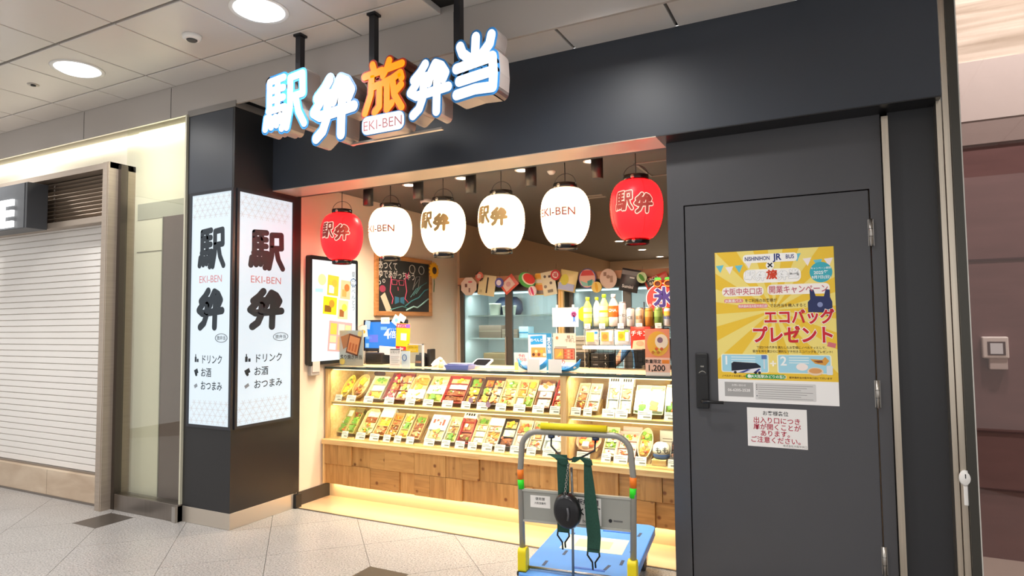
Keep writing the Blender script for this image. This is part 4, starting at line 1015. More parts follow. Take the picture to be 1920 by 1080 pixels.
    for a in ((-.09, 0, -.082, .2), (.05, 0, .066, .2), (-.09, .192, .066, .2)): box(a[0], -.006, a[1], a[2], .006, a[3]).build('frame_bar', mat('f2f0ec', .3), o)
    box(-.09, -.002, 0, .066, .002, .2).build('acrylic_sheet', GLASS, o)
    n = shape(o, 'notice', rect(-.1, .13, .015, .19), p_('f0c81c'), -.008); text(o, 'ご注文はこちら', .015, -.042, .168, p_('3a2a1a'), -.0092); text(o, 'ORDER', .022, -.042, .14, p_('f8e88a'), -.0092)
    o = thing('card_terminal', 'black payment terminal standing behind the acrylic frame', 'terminal', (-3.215, 4.62, CT), R(-12))
    MB().prism([(-.06, 0), (.06, 0), (.05, .05), (-.03, .1), (-.05, .1)], -.05, .05).build('body', BLK, o, rot=(0, 0, PI/2), bevel=.005)
    box(-.036, -.055, .06, .036, -.02, .105).build('screen_hood', mat('3a3a40', .3), o, rot=(R(-20), 0, 0)); box(.06, -.02, 0, .1, .05, .15).build('printer', BLK, o, bevel=.006)
    shape(o, 'receipt_slot', rect(-.035, .03, .035, .05), p_('8a5a3a'), -.064)
    o = thing('tissue_paper', 'crumpled white tissue on the counter beside the black terminal', 'tissue', (-3.04, 4.6, CT))
    rnd = random.Random(5); mb = MB().lathe([(.055, 0), (.06, .02), (.04, .05), (.015, .075), (0, .08)], 12)
    mb.v = [v+Vector((rnd.uniform(-.012, .012), rnd.uniform(-.012, .012), rnd.uniform(-.006, .006) if v.z > .01 else 0)) for v in mb.v]; mb.sm = [False]*len(mb.f)
    mb.build('tissue', PAPER, o)
    o = thing('figurine', 'tiny cream figurine on the counter left of the lilac tray', 'figurine', (-2.955, 4.5, CT))
    MB().lathe([(.018, 0), (.022, .02), (.018, .045), (.01, .055)], 14).build('body', mat('f0dcb4', .4), o); MB().lathe([(.0, .05), (.014, .055), (.017, .067), (.012, .08), (0, .085)], 14).build('head', mat('f2e2c0', .4), o)
    o = thing('coin_tray', 'lilac blue plastic coin tray on the front edge of the counter', 'tray', (-2.72, 4.42, CT))
    add('tray', tray_mesh('rect', .23, .12, .035, .006, .88), mat('8f96e0', .35, name='lilac_plastic'), o); box(-.09, -.04, .007, .09, .04, .01).build('mat', mat('7a80d0', .8), o)
    for q in range(4): box(-.1+q*.004, -.05, .036+q*.003, .1, .05, .038+q*.003).build('paper_sheet', mat('b8bcf0' if q % 2 else 'dcdcf6', .6), o, rot=(0, 0, R(q*2-3)))
    o = thing('tablet_frame', 'small white-rimmed tablet lying on the counter behind the lilac tray', 'tablet', (-2.66, 4.6, CT+.008), R(-10))
    MB().prism(rrect(-.09, 0, .09, .12, .02), -.006, .006).build('rim', WHITE, o, rot=(R(-62), 0, 0)); MB().prism(rrect(-.075, .013, .075, .108, .012), -.0075, -.005).build('screen', mat('1a1c22', .2), o, rot=(R(-62), 0, 0))
    o = thing('document_tray', 'flat cream paper folder lying along the counter', 'folder', (-2.42, 4.55, CT))
    box(-.2, -.07, 0, .17, .07, .006).build('folder', mat('f0e2c4', .6), o); box(-.12, -.06, .006, .16, .06, .01).build('sheet', PAPER, o); box(-.16, -.045, .01, .08, .05, .013).build('sheet', mat('ece6da', .6), o)
    # adverts and boat dishes
    o, y = card_stand('small_poster', 'small pink and yellow card standing left of the blue advert', 'card', -2.20, 4.48, .12, .135, 'fbeee6')
    text(o, '予約\n受付中', .03, .005, .1, p_('d8707a'), y, .01); shape(o, 'print', rect(-.055, .0, -.025, .06), p_('e8ea8a'), y); shape(o, 'print', [(-.02, .06), (.05, .06), (.03, .03), (.0, .035)], p_('e8704a'), y)
    o, y = card_stand('advert_stand', 'white and blue advert with a lunch photo standing on the counter', 'advert', -2.06, 4.53, .2, .285, 'f4f2f4')
    shape(o, 'print', rect(-.1, .275, .1, .285), p_('3a9ac8'), y); shape(o, 'print', rect(.055, .0, .1, .285), p_('2a86b8'), y-.0004)
    shape(o, 'photo', rotp(rect(-.08, .2, .025, .265), R(4), -.03, .23), p_('2a9ad8'), y); text(o, 'おべんと', .028, -.028, .222, p_('f8fbff'), y-.001, .02)
    shape(o, 'photo', rect(-.075, .1, .05, .175), p_('e8a052'), y); 
    for k, c in enumerate(('5a3018', 'f4d49a', '8a3a1c', 'f0b83a', 'f2e2c0')): shape(o, 'photo', circ(-.055+k*.023, .12+.025*(k % 2), .013, n=10), p_(c), y-.001)
    text(o, '夏\nの\n弁\n当', .034, .078, .225, p_('f4fbff'), y-.0012, .02, line=.9)
    o, y = card_stand('advert_stand', 'tan advert with a two-part bento photo standing on the counter', 'advert', -1.855, 4.53, .185, .285, 'f6e2cc')
    shape(o, 'photo', rect(-.085, .085, .085, .17), p_('5a2a1a'), y); shape(o, 'photo', rect(-.08, .09, -.008, .165), p_('ea9a52'), y-.0008); shape(o, 'photo', rect(-.002, .09, .08, .165), p_('e0785a'), y-.0008)
    for k in range(9): shape(o, 'photo', circ(.008+(k % 3)*.026, .102+(k//3)*.024, .009, n=8), p_(('c8502e', 'f0a878', 'b83a2a')[k % 3]), y-.0016)
    shape(o, 'photo', [(-.065, .1), (-.03, .15), (-.02, .12)], p_('f2c23a'), y-.0016)
    text(o, '極上\n牛めし', .03, .05, .245, p_('8a6a4a'), y, line=.9); shape(o, 'print', rect(-.08, .178, .02, .182), p_('5a2a1a'), y); shape(o, 'print', circ(-.06, .25, .012, n=12), p_('d88a5a'), y)
    for x, lab in ((-2.075, 'blue and white boat-shaped wrapper on the counter before the blue advert'), (-1.81, 'blue and white boat-shaped wrapper on the counter before the tan advert')):
        o = thing('boat_wrapper', lab, 'wrapper', (x, 4.42, CT+.001))
        mb = MB(); n = 12
        for k in range(n+1):
            u = -1+2*k/n; zz = .02+.075*abs(u)**2.2; wd = .05*(1-abs(u)**2)+.004
            mb.v += [Vector((u*.125, -wd, zz)), Vector((u*.115, -wd*.3, zz*.35*abs(u)+.001)), Vector((u*.115, wd*.3, zz*.35*abs(u)+.001)), Vector((u*.125, wd, zz))]
        for k in range(n):
            for q in range(3): mb.f.append([k*4+q, k*4+q+1, k*4+q+5, k*4+q+4]); mb.sm.append(True)
        b = mb.build('hull', mat('2a8ad0', .5, noise=.3, scale=18), o); so = b.modifiers.new('thick', 'SOLIDIFY'); so.thickness = .003
        rnd = random.Random(int(-x*100))
        for k in range(6): 
            q = add('paper_fold', food_mesh('ball', mat('f8f2ee', .6)), None, o, (-.075+k*.03, rnd.uniform(-.01, .01), .045)); q.scale = (.055, .05, .05); q.rotation_euler = (rnd.random(), rnd.random(), rnd.random())
        text(o, 'の', .04, .0, .06, p_('d8506a'), -.036, .02)
    card_stand('blank_card', 'blank white card leaning on the boat wrapper before the blue advert', 'card', -2.035, 4.352, .1, .095, 'fbf8f2', foot=False)
    card_stand('blank_card', 'blank white card leaning on the boat wrapper before the tan advert', 'card', -1.86, 4.352, .105, .095, 'fbf8f2', foot=False)
    o, y = card_stand('notice_card', 'white clipped notice card with a pink and blue mascot-free flower mark above the adverts', 'notice', -1.955, 4.8, .225, .155, 'f8f4f4', z=1.468, foot=False)
    o['label'] = 'white notice card with a pink flower mark held on clips above the adverts'
    for x in (-.07, .07): box(x-.008, -.006, .145, x+.008, .006, .178).build('clip', mat('d8e4e4', .3), o)
    for x in (-.08, .08): MB().tube([(x, .008, -.333), (x, .008, .1)], .004, 6).build('support_rod', mat('cfd6d6', .3), o)
    for k in range(6): shape(o, 'flower_mark', circ(.075+.014*math.cos(k*PI/3), .1+.014*math.sin(k*PI/3), .012, n=10), p_('d85a9a'), y)
    shape(o, 'ribbon_mark', [(.068, .085), (.085, .085), (.09, .03), (.078, .045), (.066, .03)], p_('4a7ae0'), y); text(o, 'お会計', .02, -.03, .085, p_('c8bcc0'), y)
    shape(o, 'print', rect(-.07, .055, .03, .057), p_('d8ccd0'), y)
    # orange poster stand
    o, y = card_stand('price_poster', 'tall orange poster priced 1,200 standing on the counter by the door wall', 'poster', -1.10, 4.36, .17, .315, 'f0946a')
    shape(o, 'photo', circ(.005, .215, .075, .085, 28), p_('f0b43c'), y); shape(o, 'photo', circ(.03, .23, .045, .05, 20), p_('f6e2c4'), y-.0008); shape(o, 'photo', circ(.02, .24, .02, n=12), p_('8a6a7a'), y-.0014)
    for k in range(6): shape(o, 'photo', circ(-.03+.012*k, .155+.012*(k % 3), .011, n=8), p_(('c8762a', 'e8c84a', 'd85a2a')[k % 3]), y-.0014)
    shape(o, 'print', rect(-.085, .0, .085, .12), p_('f4c4ac'), y-.0004); shape(o, 'print', rect(-.085, 0, .085, .02), p_('f8ece0'), y-.0008); shape(o, 'print', rect(.03, .08, .08, .105), p_('f08a2a'), y-.001)
    text(o, '1,200', .056, -.01, .03, p_('2a1a14'), y-.0014, .025); text(o, '数量限定', .028, -.03, .083, p_('2a1a14'), y-.0014, .02)
counter_things()

# ================================================================== BEHIND THE COUNTER
def bottle(x, y, z, h, r, label, body, cap, band, band2=None, txt=None, tag_=None):
    t = thing('drink_bottle', label, 'bottle', (x, y, z), group='bottles on the wire shelf')
    m, n, l, p = newmat('bottle_'+body); p.inputs['Base Color'].default_value = (*lin(body), 1); p.inputs['Roughness'].default_value = .12; p.inputs['Coat Weight'].default_value = .6
    MB().lathe([(r*.8, 0), (r, .008), (r, h*.28), (r*.93, h*.31), (r, h*.34), (r, h*.62), (r*.86, h*.72), (r*.45, h*.85), (r*.38, h*.88), (r*.38, h*.92)], 20).build('body', m, t)
    MB().lathe([(r*.45, h*.9), (r*.47, h*.91), (r*.47, h*.99), (r*.42, h)], 16).build('cap', mat(cap, .4), t)
    MB().lathe([(r*1.015, h*.3), (r*1.015, h*.64)], 20, cap=False).build('label_band', mat(band, .5), t)
    if band2: MB().lathe([(r*1.03, h*.44), (r*1.03, h*.5)], 20, cap=False).build('label_stripe', mat(band2, .5), t)
    if txt: add('lettering', textmesh(txt, r*.8, .02, mapf=lambda u, v: (r*1.05*math.sin(u/r), -r*1.05*math.cos(u/r), v+h*.46)), p_('fdfaf4'), t)
def can(x, y, z, h, r, label, body, top='c8c8c4', txt=None, tc='4a4a4a', band=None):
    t = thing('drink_can', label, 'can', (x, y, z), group='cans on the wire shelf')
    MB().lathe([(r*.82, 0), (r, .008), (r, h*.88), (r*.84, h*.96)], 22).build('body', mat(body, .3, .25), t)
    MB().lathe([(r*.86, h*.955), (r*.88, h), (r*.82, h), (r*.78, h*.98), (0, h*.98)], 22).build('rim', mat(top, .3, .8), t)
    if band: MB().lathe([(r*1.01, h*.5), (r*1.01, h*.8)], 22, cap=False).build('label_band', mat(band, .45), t)
    if txt: add('lettering', textmesh(txt, r*1.0, .02, mapf=lambda u, v: (r*1.03*math.sin(u/r), -r*1.03*math.cos(u/r), v+h*.4)), p_(tc), t)
def behind_counter():
    # wire rack with bottles and cans
    zs = 1.467
    t = thing('wire_rack', 'black wire rack standing on the counter with drinks on its upper shelf', 'rack', (-1.45, 4.83, CT))
    W = .68; wm = mat('1e1e20', .4, .4, name='black_wire')
    for x in (-W/2, -.12, .12, W/2): MB().tube([(x, .06, 0), (x, .06, .52)], .005, 6).build('upright', wm, t)
    sh = MB(); dz = zs-CT-.004
    for k in range(7): sh.tube([(-W/2, -.06+k*.02, dz), (W/2, -.06+k*.02, dz)], .0018, 4)
    for k in range(24): sh.tube([(-W/2+k*W/23, -.062, dz), (-W/2+k*W/23, .062, dz)], .0015, 4)
    sh.tube([(-W/2, -.062, dz-.012), (W/2, -.062, dz-.012)], .003, 5)
    sh.build('wire_shelf', wm, t)['kind'] = 'stuff'
    gr = MB()
    for k in range(9): gr.tube([(-W/2, .062, .02+k*.036), (W/2, .062, .02+k*.036)], .0014, 4)
    for k in range(18): gr.tube([(-W/2+k*W/17, .063, 0), (-W/2+k*W/17, .063, dz)], .0014, 4)
    gr.build('wire_back', wm, t)['kind'] = 'stuff'
    box(-W/2, -.085, .155, W/2-.2, -.03, .163).build('lower_shelf', mat('f2f0ec', .4), t); box(-W/2, -.088, .155, W/2-.2, -.085, .185).build('shelf_lip', mat('f4f2ee', .3), t)
    bottle(-1.762, 4.8, zs, .235, .034, 'green tea bottle with yellow-green cap at the left end of the drinks', 'dfe86a', 'd8e43a', 'e9efae', 'b8d43a')
    bottle(-1.695, 4.83, zs, .235, .031, 'clear water bottle with yellow-green cap between two tea bottles', 'd8ddd4', 'c8dc2a', 'efece4', 'f6f4ee')
    bottle(-1.625, 4.8, zs, .255, .036, 'pale green tea bottle with lime cap and round yellow mark', 'd4ec8a', 'a8dc2a', 'e2f0c0', 'd6ea2a')
    bottle(-1.548, 4.8, zs, .253, .039, 'bottle with a bright orange label and white cap', 'e8e2da', 'f4f0ea', 'f06a1c', 'f4863a', 'CHA')
    can(-1.474, 4.79, zs, .19, .029, 'tall white bottle can with grey lettering', 'ece8e4', 'f0ece8', 'コーヒー', '5a5a5a')
    can(-1.41, 4.79, zs, .142, .0315, 'white can with grey lettering next to the tall bottle can', 'eae6e2', 'd0ccc8', 'ICE', '6a6460')
    can(-1.338, 4.79, zs, .142, .0315, 'cream can with tan lettering in the middle of the cans', 'e8d2b0', 'e8e0d4', '珈琲', 'b07a4a')
    can(-1.266, 4.79, zs, .142, .0315, 'amber gold can between the cream and the green cans', 'c88a3a', 'd8ccb8', None, '8a5a2a', 'd8a85a')
    can(-1.194, 4.79, zs, .145, .0325, 'green tea can near the door wall', '7a9a4a', 'd0d0c8', None, 'e8ecd0', '94b25e')
    can(-1.122, 4.79, zs, .14, .0315, 'blue and white can with gold top at the right end', 'd4dae0', 'e0b43a', 'BEER', '3a5a9a', 'e0b84a')
    for x, lab in ((-1.75, 'white price tag hung under the green tea bottle'), (-1.63, 'white price tag hung under the pale green tea bottle'), (-1.48, 'white price tag hung under the tall white bottle can'), (-1.335, 'white price tag hung under the cream can'), (-1.19, 'white price tag hung under the green can')):
        o = thing('price_tag', lab, 'price tag', (x, 4.756, 1.452), group='price tags on the wire shelf'); box(-.024, 0, 0, .024, .002, .04).build('tag', mat('fbf6ec', .6), o); shapes(o, 'print', [rect(-.016, .024, .012, .027), rect(-.006, .008, .018, .015)], p_('9a9288'), -.0006)
    # snack packs
    def pack(x, y, z, w, h, label, col, parts, name='snack_pack', cat='snack', th=.022, rz=0, a=0, group=None, pts=None, txt=None):
        t = thing(name, label, cat, (x, y, z), rz, group)
        mb = MB(); n = 6
        for sgn in (-1, 1):
            for i in range(n+1):
                for j in range(n+1):
                    u, v = i/n*2-1, j/n*2-1
                    b = (1-u**4)*(1-v**4)
                    px, pz = rotp([(u*w/2, h/2+v*h/2)], a, 0, h/2)[0]
                    mb.v.append(Vector((px, sgn*th/2*b+sgn*.0005, pz)))
        N = (n+1)**2
        for q in (0, 1):
            for i in range(n):
                for j in range(n):
                    f = [q*N+i*(n+1)+j, q*N+(i+1)*(n+1)+j, q*N+(i+1)*(n+1)+j+1, q*N+i*(n+1)+j+1]
                    mb.f.append(f if q == 0 else f[::-1]); mb.sm.append(True)
        mb.build('pouch', mat(col, .35, name='pouch_'+col), t)
        for q, (nm, pp, c) in enumerate(parts): shape(t, nm, rotp(pp, a, 0, h/2), p_(c, .4), -th/2-.0016-.0007*q, .001+.0007*q)
        if txt: text(t, txt[0], txt[1], txt[2], txt[3], p_(txt[4]), -th/2-.006, .02, rot=a)
        return t
    pack(-1.72, 4.775, 1.325, .11, .125, 'white snack pack with yellow food left of the three packs', 'f0ece4', [('print', rect(-.045, .025, .02, .1), 'e8c45a'), ('print', rect(.025, .04, .05, .1), 'e8d8d4'), ('print', rect(.025, .085, .05, .105), '3a8ac8')], group='snack packs on the lower shelf')
    pack(-1.60, 4.775, 1.325, .112, .125, 'white snack pack with orange food middle of the three packs', 'f2e6d8', [('print', rect(-.04, .03, .02, .1), 'eaa24a'), ('print', circ(-.01, .065, .022, n=12), 'd8823a'), ('print', rect(.026, .03, .05, .105), 'f4e0dc')], group='snack packs on the lower shelf')
    pack(-1.475, 4.775, 1.325, .125, .13, 'white snack pack with yellow noodles right of the three packs', 'ecebe8', [('print', rect(-.03, .035, .025, .105), 'e8c02a'), ('print', circ(-.005, .07, .02, n=12), 'c8981a'), ('print', rect(.03, .03, .055, .1), 'dfe8ec'), ('print', rect(.02, .1, .055, .115), '9ad04a')], group='snack packs on the lower shelf')
    pack(-1.318, 4.725, 1.30, .15, .165, 'red snack bag with white lettering hung beside the orange poster', 'd8301c', [('print', [(-.06, .0), (.06, .0), (.05, .07), (-.05, .06)], 'e8c4a0'), ('print', circ(0, .04, .03, .02, 14), 'c8a080')], name='snack_bag', txt=('チキン', .045, 0, .1, 'fbf0ea'), th=.035)
    pack(-1.20, 4.66, 1.27, .13, .18, 'plain red snack bag half hidden behind the orange poster', 'd8442a', [('print', rect(-.05, .1, .05, .14), 'e8643a')], name='snack_bag', th=.03)
    o = thing('yellow_pop_card', 'yellow round pop card behind the green tea bottle', 'pop card', (-1.80, 4.865, 1.50)); shape(o, 'card', circ(-.02, .07, .05, .06, 22), mat('f6d21c', .5), 0, .003); MB().tube([(-.02, .004, -.36), (-.02, .004, .05)], .003, 5).build('stick', WHITE, o)
    o = thing('pop_sign', 'red octopus-shaped sale sign with purple brush lettering beside the door wall', 'sign', (-1.19, 4.915, 1.60))
    o['label'] = 'red rounded sale sign with purple brush lettering beside the door wall'
    shape(o, 'board', [(x, z) for x, z in circ(0, .08, .125, .115, 30) if True], mat('e83a34', .5), 0, .004); shape(o, 'board_edge', circ(0, .08, .132, .122, 30), mat('f6ece4', .5), .0042, .003)
    for k in range(7): shape(o, 'dot', circ(-.1+.03*k, .03+.02*(k % 3), .013, n=10), p_('f08a80'), -.0008)
    text(o, '氷', .16, .01, .03, p_('3a2a7a'), -.002, .04); text(o, '氷', .16, .01, .03, p_('f6f0f4'), -.001, .075)
    for x in (-.035, .045):
        MB().tube([(x+.028*math.cos(a), -.003, .195+.024*math.sin(a)) for a in [2*PI*k/16 for k in range(17)]], .006, 6, False).build('goggle_ring', mat('f07a1c', .5), o); shape(o, 'goggle_lens', circ(x, .195, .022, .018, 14), mat('5a2a14', .3), -.001)
        shape(o, 'leaf', [(x-.03, .225), (x+.03, .225), (x+.02, .245), (x-.02, .245)], mat('4ab03a', .5), -.001)
    MB().tube([(0, .006, -.46), (0, .006, 0)], .004, 6).build('stick', BLK, o)
    # stacked black cases with curved silver handles
    sb = thing('back_table', 'low dark steel work table behind the counter', 'table', (-1.75, 5.12, 0))
    box(-.32, -.13, .98, .32, .13, 1.0).build('table_top', mat('3a3a3c', .4, .5), sb)
    for x in (-.3, .3):
        for y in (-.11, .11): box(x-.015, y-.015, .004, x+.015, y+.015, .98).build('leg', mat('3a3a3c', .4, .5), sb)
    for i, x in enumerate((-1.915, -1.74)):
        for k in range(4):
            z = 1.0+k*.062
            o = thing('black_case', 'black flat case with curved silver handle, %s column, %s of the stack' % (('left', 'right')[i], ('bottom', 'second from bottom', 'third from bottom', 'top')[k]), 'case', (x, 5.1, z+.0005), group='stacked black cases')
            box(-.08, -.09, 0, .08, .09, .06).build('shell', mat('26262a', .35), o, bevel=.004)
            MB().tube([(.05, -.092, .05), (.05, -.105, .042), (.05+.012, -.112, .03), (.05, -.105, .018), (.05, -.092, .01)], .004, 6).build('handle', mat('d8d4d0', .3, .6), o)
            shape(o, 'label_strip', rect(-.06, .025, -.02, .034), p_('8a8a8a'), -.0912)
    o = thing('grey_printer', 'grey ticket printer standing on the stacked black cases', 'printer', (-1.90, 5.1, 1.2495)); box(-.075, -.08, 0, .075, .08, .14).build('body', mat('8f8a80', .45), o, bevel=.006); 
    for k in range(3): box(-.07, -.083, .03+k*.035, .07, -.08, .034+k*.035).build('groove', mat('4a4640', .5), o)
    o = thing('cardboard_box', 'pale carton standing behind the orange poster', 'box', (-1.28, 5.05, CT-.13)); box(-.1, -.08, 0, .1, .08, .15).build('carton', mat('c8b8a0', .7), o, bevel=.002); box(-.1, -.081, .07, .1, -.079, .08).build('tape', mat('e0d4bc', .4), o)
    sb = thing('back_table', 'narrow table behind the orange poster', 'table', (-1.28, 5.05, 0)); box(-.14, -.1, .985, .14, .1, 1.004).build('table_top', PINE, sb)
    for x in (-.12, .12):
        for y in (-.08, .08): box(x-.012, y-.012, .004, x+.012, y+.012, .985).build('leg', PINEZ, sb)

    # refrigerated showcases
    FR = mat('5a5754', .35, .4, name='fridge_frame'); IN = mat('a9bcc0', .4, name='fridge_lining')
    def fridge(x0, x1, label, lit, col):
        w = x1-x0; t = thing('showcase_fridge', label, 'fridge', (x0, 6.53, 0))
        box(0, 0, .004, w, .62, .12).build('plinth', BLK, t)
        box(0, .6, .12, w, .62, 1.9).build('back', mat(col, .4), t)
        for a in (0, w-.03): box(a, 0.02, .12, a+.03, .6, 1.9).build('side', mat(col, .4), t)
        box(0, 0, 1.87, w, .62, 1.98).build('top', FR, t); box(0, .02, .12, w, .6, .15).build('bottom', mat(col, .4), t)
        for k, z in enumerate((.66, .985, 1.315, 1.585)): box(.03, .1, z, w-.03, .58, z+.015).build('shelf', mat('e4eef0', .3), t)
        if lit:
            box(w*.44, .06, .16, w*.465, .09, 1.86).build('light_tube', emit('f4fbff', 1.8), t); box(.05, .05, 1.845, w-.05, .08, 1.865).build('light_tube', emit('e8f6fa', 1.5), t)
            area(t, (w/2, .12, 1.84), w-.15, .06, 5, (.95, .99, 1), (R(20), 0, 0)); area(t, (w/2, .07, 1.57), w-.15, .04, 3, (.95, .99, 1), (R(25), 0, 0)); area(t, (w/2, .07, 1.30), w-.15, .04, 3.5, (.95, .99, 1), (R(25), 0, 0)) 
        n = 2
        for q in range(n):
            a, b = q*w/n, (q+1)*w/n
            d = MB().box(a, -.03, .15, a+.045, 0, 1.92).box(b-.045, -.03, .15, b, 0, 1.92).box(a, -.03, 1.875, b, 0, 1.92).box(a, -.03, .15, b, 0, .22).build('door', FR, t)
            box(a+.045, -.018, .22, b-.045, -.012, 1.875).build('pane', glassmat('e4f0f0', 1.4), d); box(b-.04, -.05, .9, b-.025, -.03, 1.35).build('handle', STEEL, d)
        return t
    fridge(-3.99, -2.70, 'lit glass-door fridge with boxes inside against the left wall', True, 'c6cbc8')
    fridge(-2.60, -1.30, 'dark glass-door fridge behind the drinks rack, with added inner light', True, 'a2a29e')  # inner tubes and lamps added to lighten the grey interior
    bx = [(-3.68, 1.331, .30, .15, '8a7464', 'brown carton on the middle fridge shelf, left'), (-3.42, 1.331, .2, .1, '947e6c', 'smaller brown carton beside the larger one in the fridge'), (-3.62, 1.001, .3, .15, '9a7c58', 'brown carton on the low fridge shelf'),
          (-3.38, 1.001, .15, .15, 'dcdcd4', 'white striped carton on the low fridge shelf')]
    for x, z, w, h, c, lab in bx:
        if not c: continue
        o = thing('carton', lab, 'box', (x, 6.78, z)); box(-w/2, -.12, 0, w/2, .12, h).build('carton', mat(c, .7, noise=.06, scale=12), o, bevel=.002); box(-w/2, -.1206, h*.5, w/2, -.119, h*.5+.008).build('seam', mat('b8a894', .6), o)
    for x, z, r, h, lab in ((-3.66, 1.601, .07, .14, 'cream paper tub on the top fridge shelf, left'), (-3.47, 1.601, .085, .11, 'cream paper tub on the top fridge shelf, right')):
        o = thing('paper_tub', lab, 'tub', (x, 6.76, z)); MB().lathe([(r*.85, 0), (r, h*.9), (r*1.04, h*.9), (r*1.04, h), (0, h)], 24).build('tub', mat('e8e2cc', .5), o)
    o = thing('bag_bundle', 'dark blue bundle on the top shelf of the fridge', 'bundle', (-3.58, 6.96, 1.601)); MB().lathe([(.12, 0), (.15, .06), (.14, .16), (.09, .22), (0, .23)], 14, sx=1.3, sy=.7).build('bundle', mat('2f3a52', .5), o)
    o = thing('milk_box', 'pale blue carton beside the brown cartons on the middle fridge shelf', 'box', (-3.25, 6.77, 1.331)); box(-.06, -.08, 0, .06, .08, .13).build('carton', mat('c8e2ec', .5), o, bevel=.003); box(-.06, -.082, .055, .06, -.079, .07).build('band', mat('4a9ac4', .5), o)
    o = thing('wooden_post', 'slim wooden post between the two fridges', 'post', (-2.65, 6.40, 0)); box(-.03, -.02, .004, .03, .02, 1.945).build('post', PINEZ, o); box(-.004, -.022, .004, .004, -.02, 1.9).build('brass_strip', mat('c8a03a', .3, .8), o)
    o = thing('shelf_board', 'long terracotta header board over the fridges', 'board', (-2.7, 6.41, 1.95)); box(-1.27, 0, 0, 1.4, .03, .09).build('board', mat('c08a66', .6, noise=.06, scale=6), o); box(-1.27, -.001, -.0, 1.4, .031, .012).build('lower_edge', mat('6a5346', .5), o)
    for x in (-1.1, 1.2): box(x, .03, .0, x+.04, .05, .03).build('bracket', STEEL, o)

    # garland of fans and packs hung on the header board
    GY = 6.37
    def fan(x, z, r, label, pts, col, parts, cat='fan', name='paper_fan', y=GY, txt=None, th=.004, rim=None):
        t = thing(name, label, cat, (x, y, z))
        MB().prism(pts, -th, 0).build('face', mat(col, .55, name='fan_'+col), t)
        if rim: MB().prism([(a*1.1, b*1.1) for a, b in pts], -th*.8, -.0002).build('rim', mat(rim, .5), t)
        for q, (nm, pp, c) in enumerate(parts): shape(t, nm, pp, p_(c), -th-.0012-.0007*q, .001+.0007*q)
        if txt: text(t, txt[0], txt[1], txt[2], txt[3], p_(txt[4]), -th-.005, .02)
        MB().tube([(0, .0005, 0), (0, .02, .12)], .0012, 4).build('string', BLK, t)
        return t
    fan(-3.795, 1.935, .11, 'pale pink octagonal paper fan at the left end of the garland', circ(0, 0, .112, n=8, a0=PI/8), 'e6d2c4', [('print', circ(.02, .05, .03, .012, 12), 'd8707a'), ('print', rect(-.05, -.01, -.02, .03), '6a4a44'), ('print', rect(.0, -.07, .02, -.02), '8a6a64')])
    fan(-3.636, 2.043, .05, 'round red seal with dark ends over the cream pack', circ(0, 0, .052, n=16), 'd8705e', [('print', rotp(rect(-.05, .035, .0, .05), R(40), -.02, .04), '2a1a1a'), ('print', rotp(rect(0, -.05, .05, -.035), R(40), .02, -.04), '2a1a1a')], txt=('幸', .06, 0, -.022, 'f4e4d8'), y=GY-.03, name='paper_seal', cat='seal')
    pack(-3.555, GY, 1.82, .22, .235, 'cream pack with black brush writing in the garland', 'e4d6a8', [('print', rect(.0, .03, .02, .21), '3a322a'), ('print', rect(-.08, .03, -.05, .06), 'c8b88a')], name='hanging_pack', cat='pack', a=R(-9))
    fan(-3.377, 1.96, .05, 'purple round seal in the garland beside the red pack', circ(0, 0, .055, n=18), '5a5aa8', [('print', circ(-.005, 0, .032, n=12), 'e8e4ee')], y=GY-.03, name='paper_seal', cat='seal')
    pack(-3.27, GY, 1.84, .15, .2, 'red-edged pack tilted in the garland left of the watermelon', 'e0604e', [('print', rect(-.055, .03, .055, .165), 'e8c8bc'), ('print', circ(0, .1, .03, n=12), 'd8a0a0')], name='hanging_pack', cat='pack', a=R(-52), th=.03)
    fan(-3.037, 1.978, .1, 'watermelon-slice shaped paper fan in the garland', rotp(circ(0, 0, .108, .078, 26), R(-32)), '4aa84a', [('rind', rotp(circ(.012, .018, .088, .058, 24), R(-32)), 'f2ecd0'), ('flesh', rotp(circ(.018, .026, .078, .05, 24), R(-32)), 'd83a30')], y=GY-.02)
    pack(-2.905, GY+.03, 1.81, .1, .24, 'orange striped pack behind the map pack in the garland', 'f0c45a', [('print', rect(-.05, .19, .05, .225), 'f2a81c'), ('print', rect(-.05, .13, .05, .17), 'f0e2d0'), ('print', rect(-.05, .05, .05, .11), 'e8863a'), ('print', rect(-.03, .01, .05, .05), '8a7a74')], name='hanging_pack', cat='pack')
    pack(-2.775, GY-.015, 1.80, .16, .26, 'cream pack with scattered black drawings in the garland', 'ece4c4', [('print', circ(-.03, .21, .016, n=9), '5a5048'), ('print', rect(.01, .19, .05, .215), '3a342c'), ('print', circ(.03, .13, .016, n=9), '6a6258'), ('print', circ(-.04, .1, .018, n=9), '8a8274'), ('print', rect(-.02, .03, .04, .06), '7a7466')], name='hanging_pack', cat='pack', a=R(9))
    fan(-2.956, 1.852, .05, 'pink and white striped paper ball in the garland', circ(0, 0, .05, .056, 18), 'f4dce0', [('stripe', rotp(circ(0, 0, .014, .05, 14), R(20)), 'd8306a'), ('stripe', rotp(circ(-.03, 0, .008, .04, 12), R(20)), 'e880a4')], y=GY-.04, name='paper_ball', cat='ornament', th=.02)
    fan(-2.67, 2.015, .05, 'bright red seal with white crest over the yellow pack', circ(0, 0, .058, n=10), 'c8242c', [('print', circ(0, 0, .036, n=12), 'f4e6de')], txt=('福', .05, 0, -.018, 'c8242c'), y=GY-.075, name='paper_seal', cat='seal')
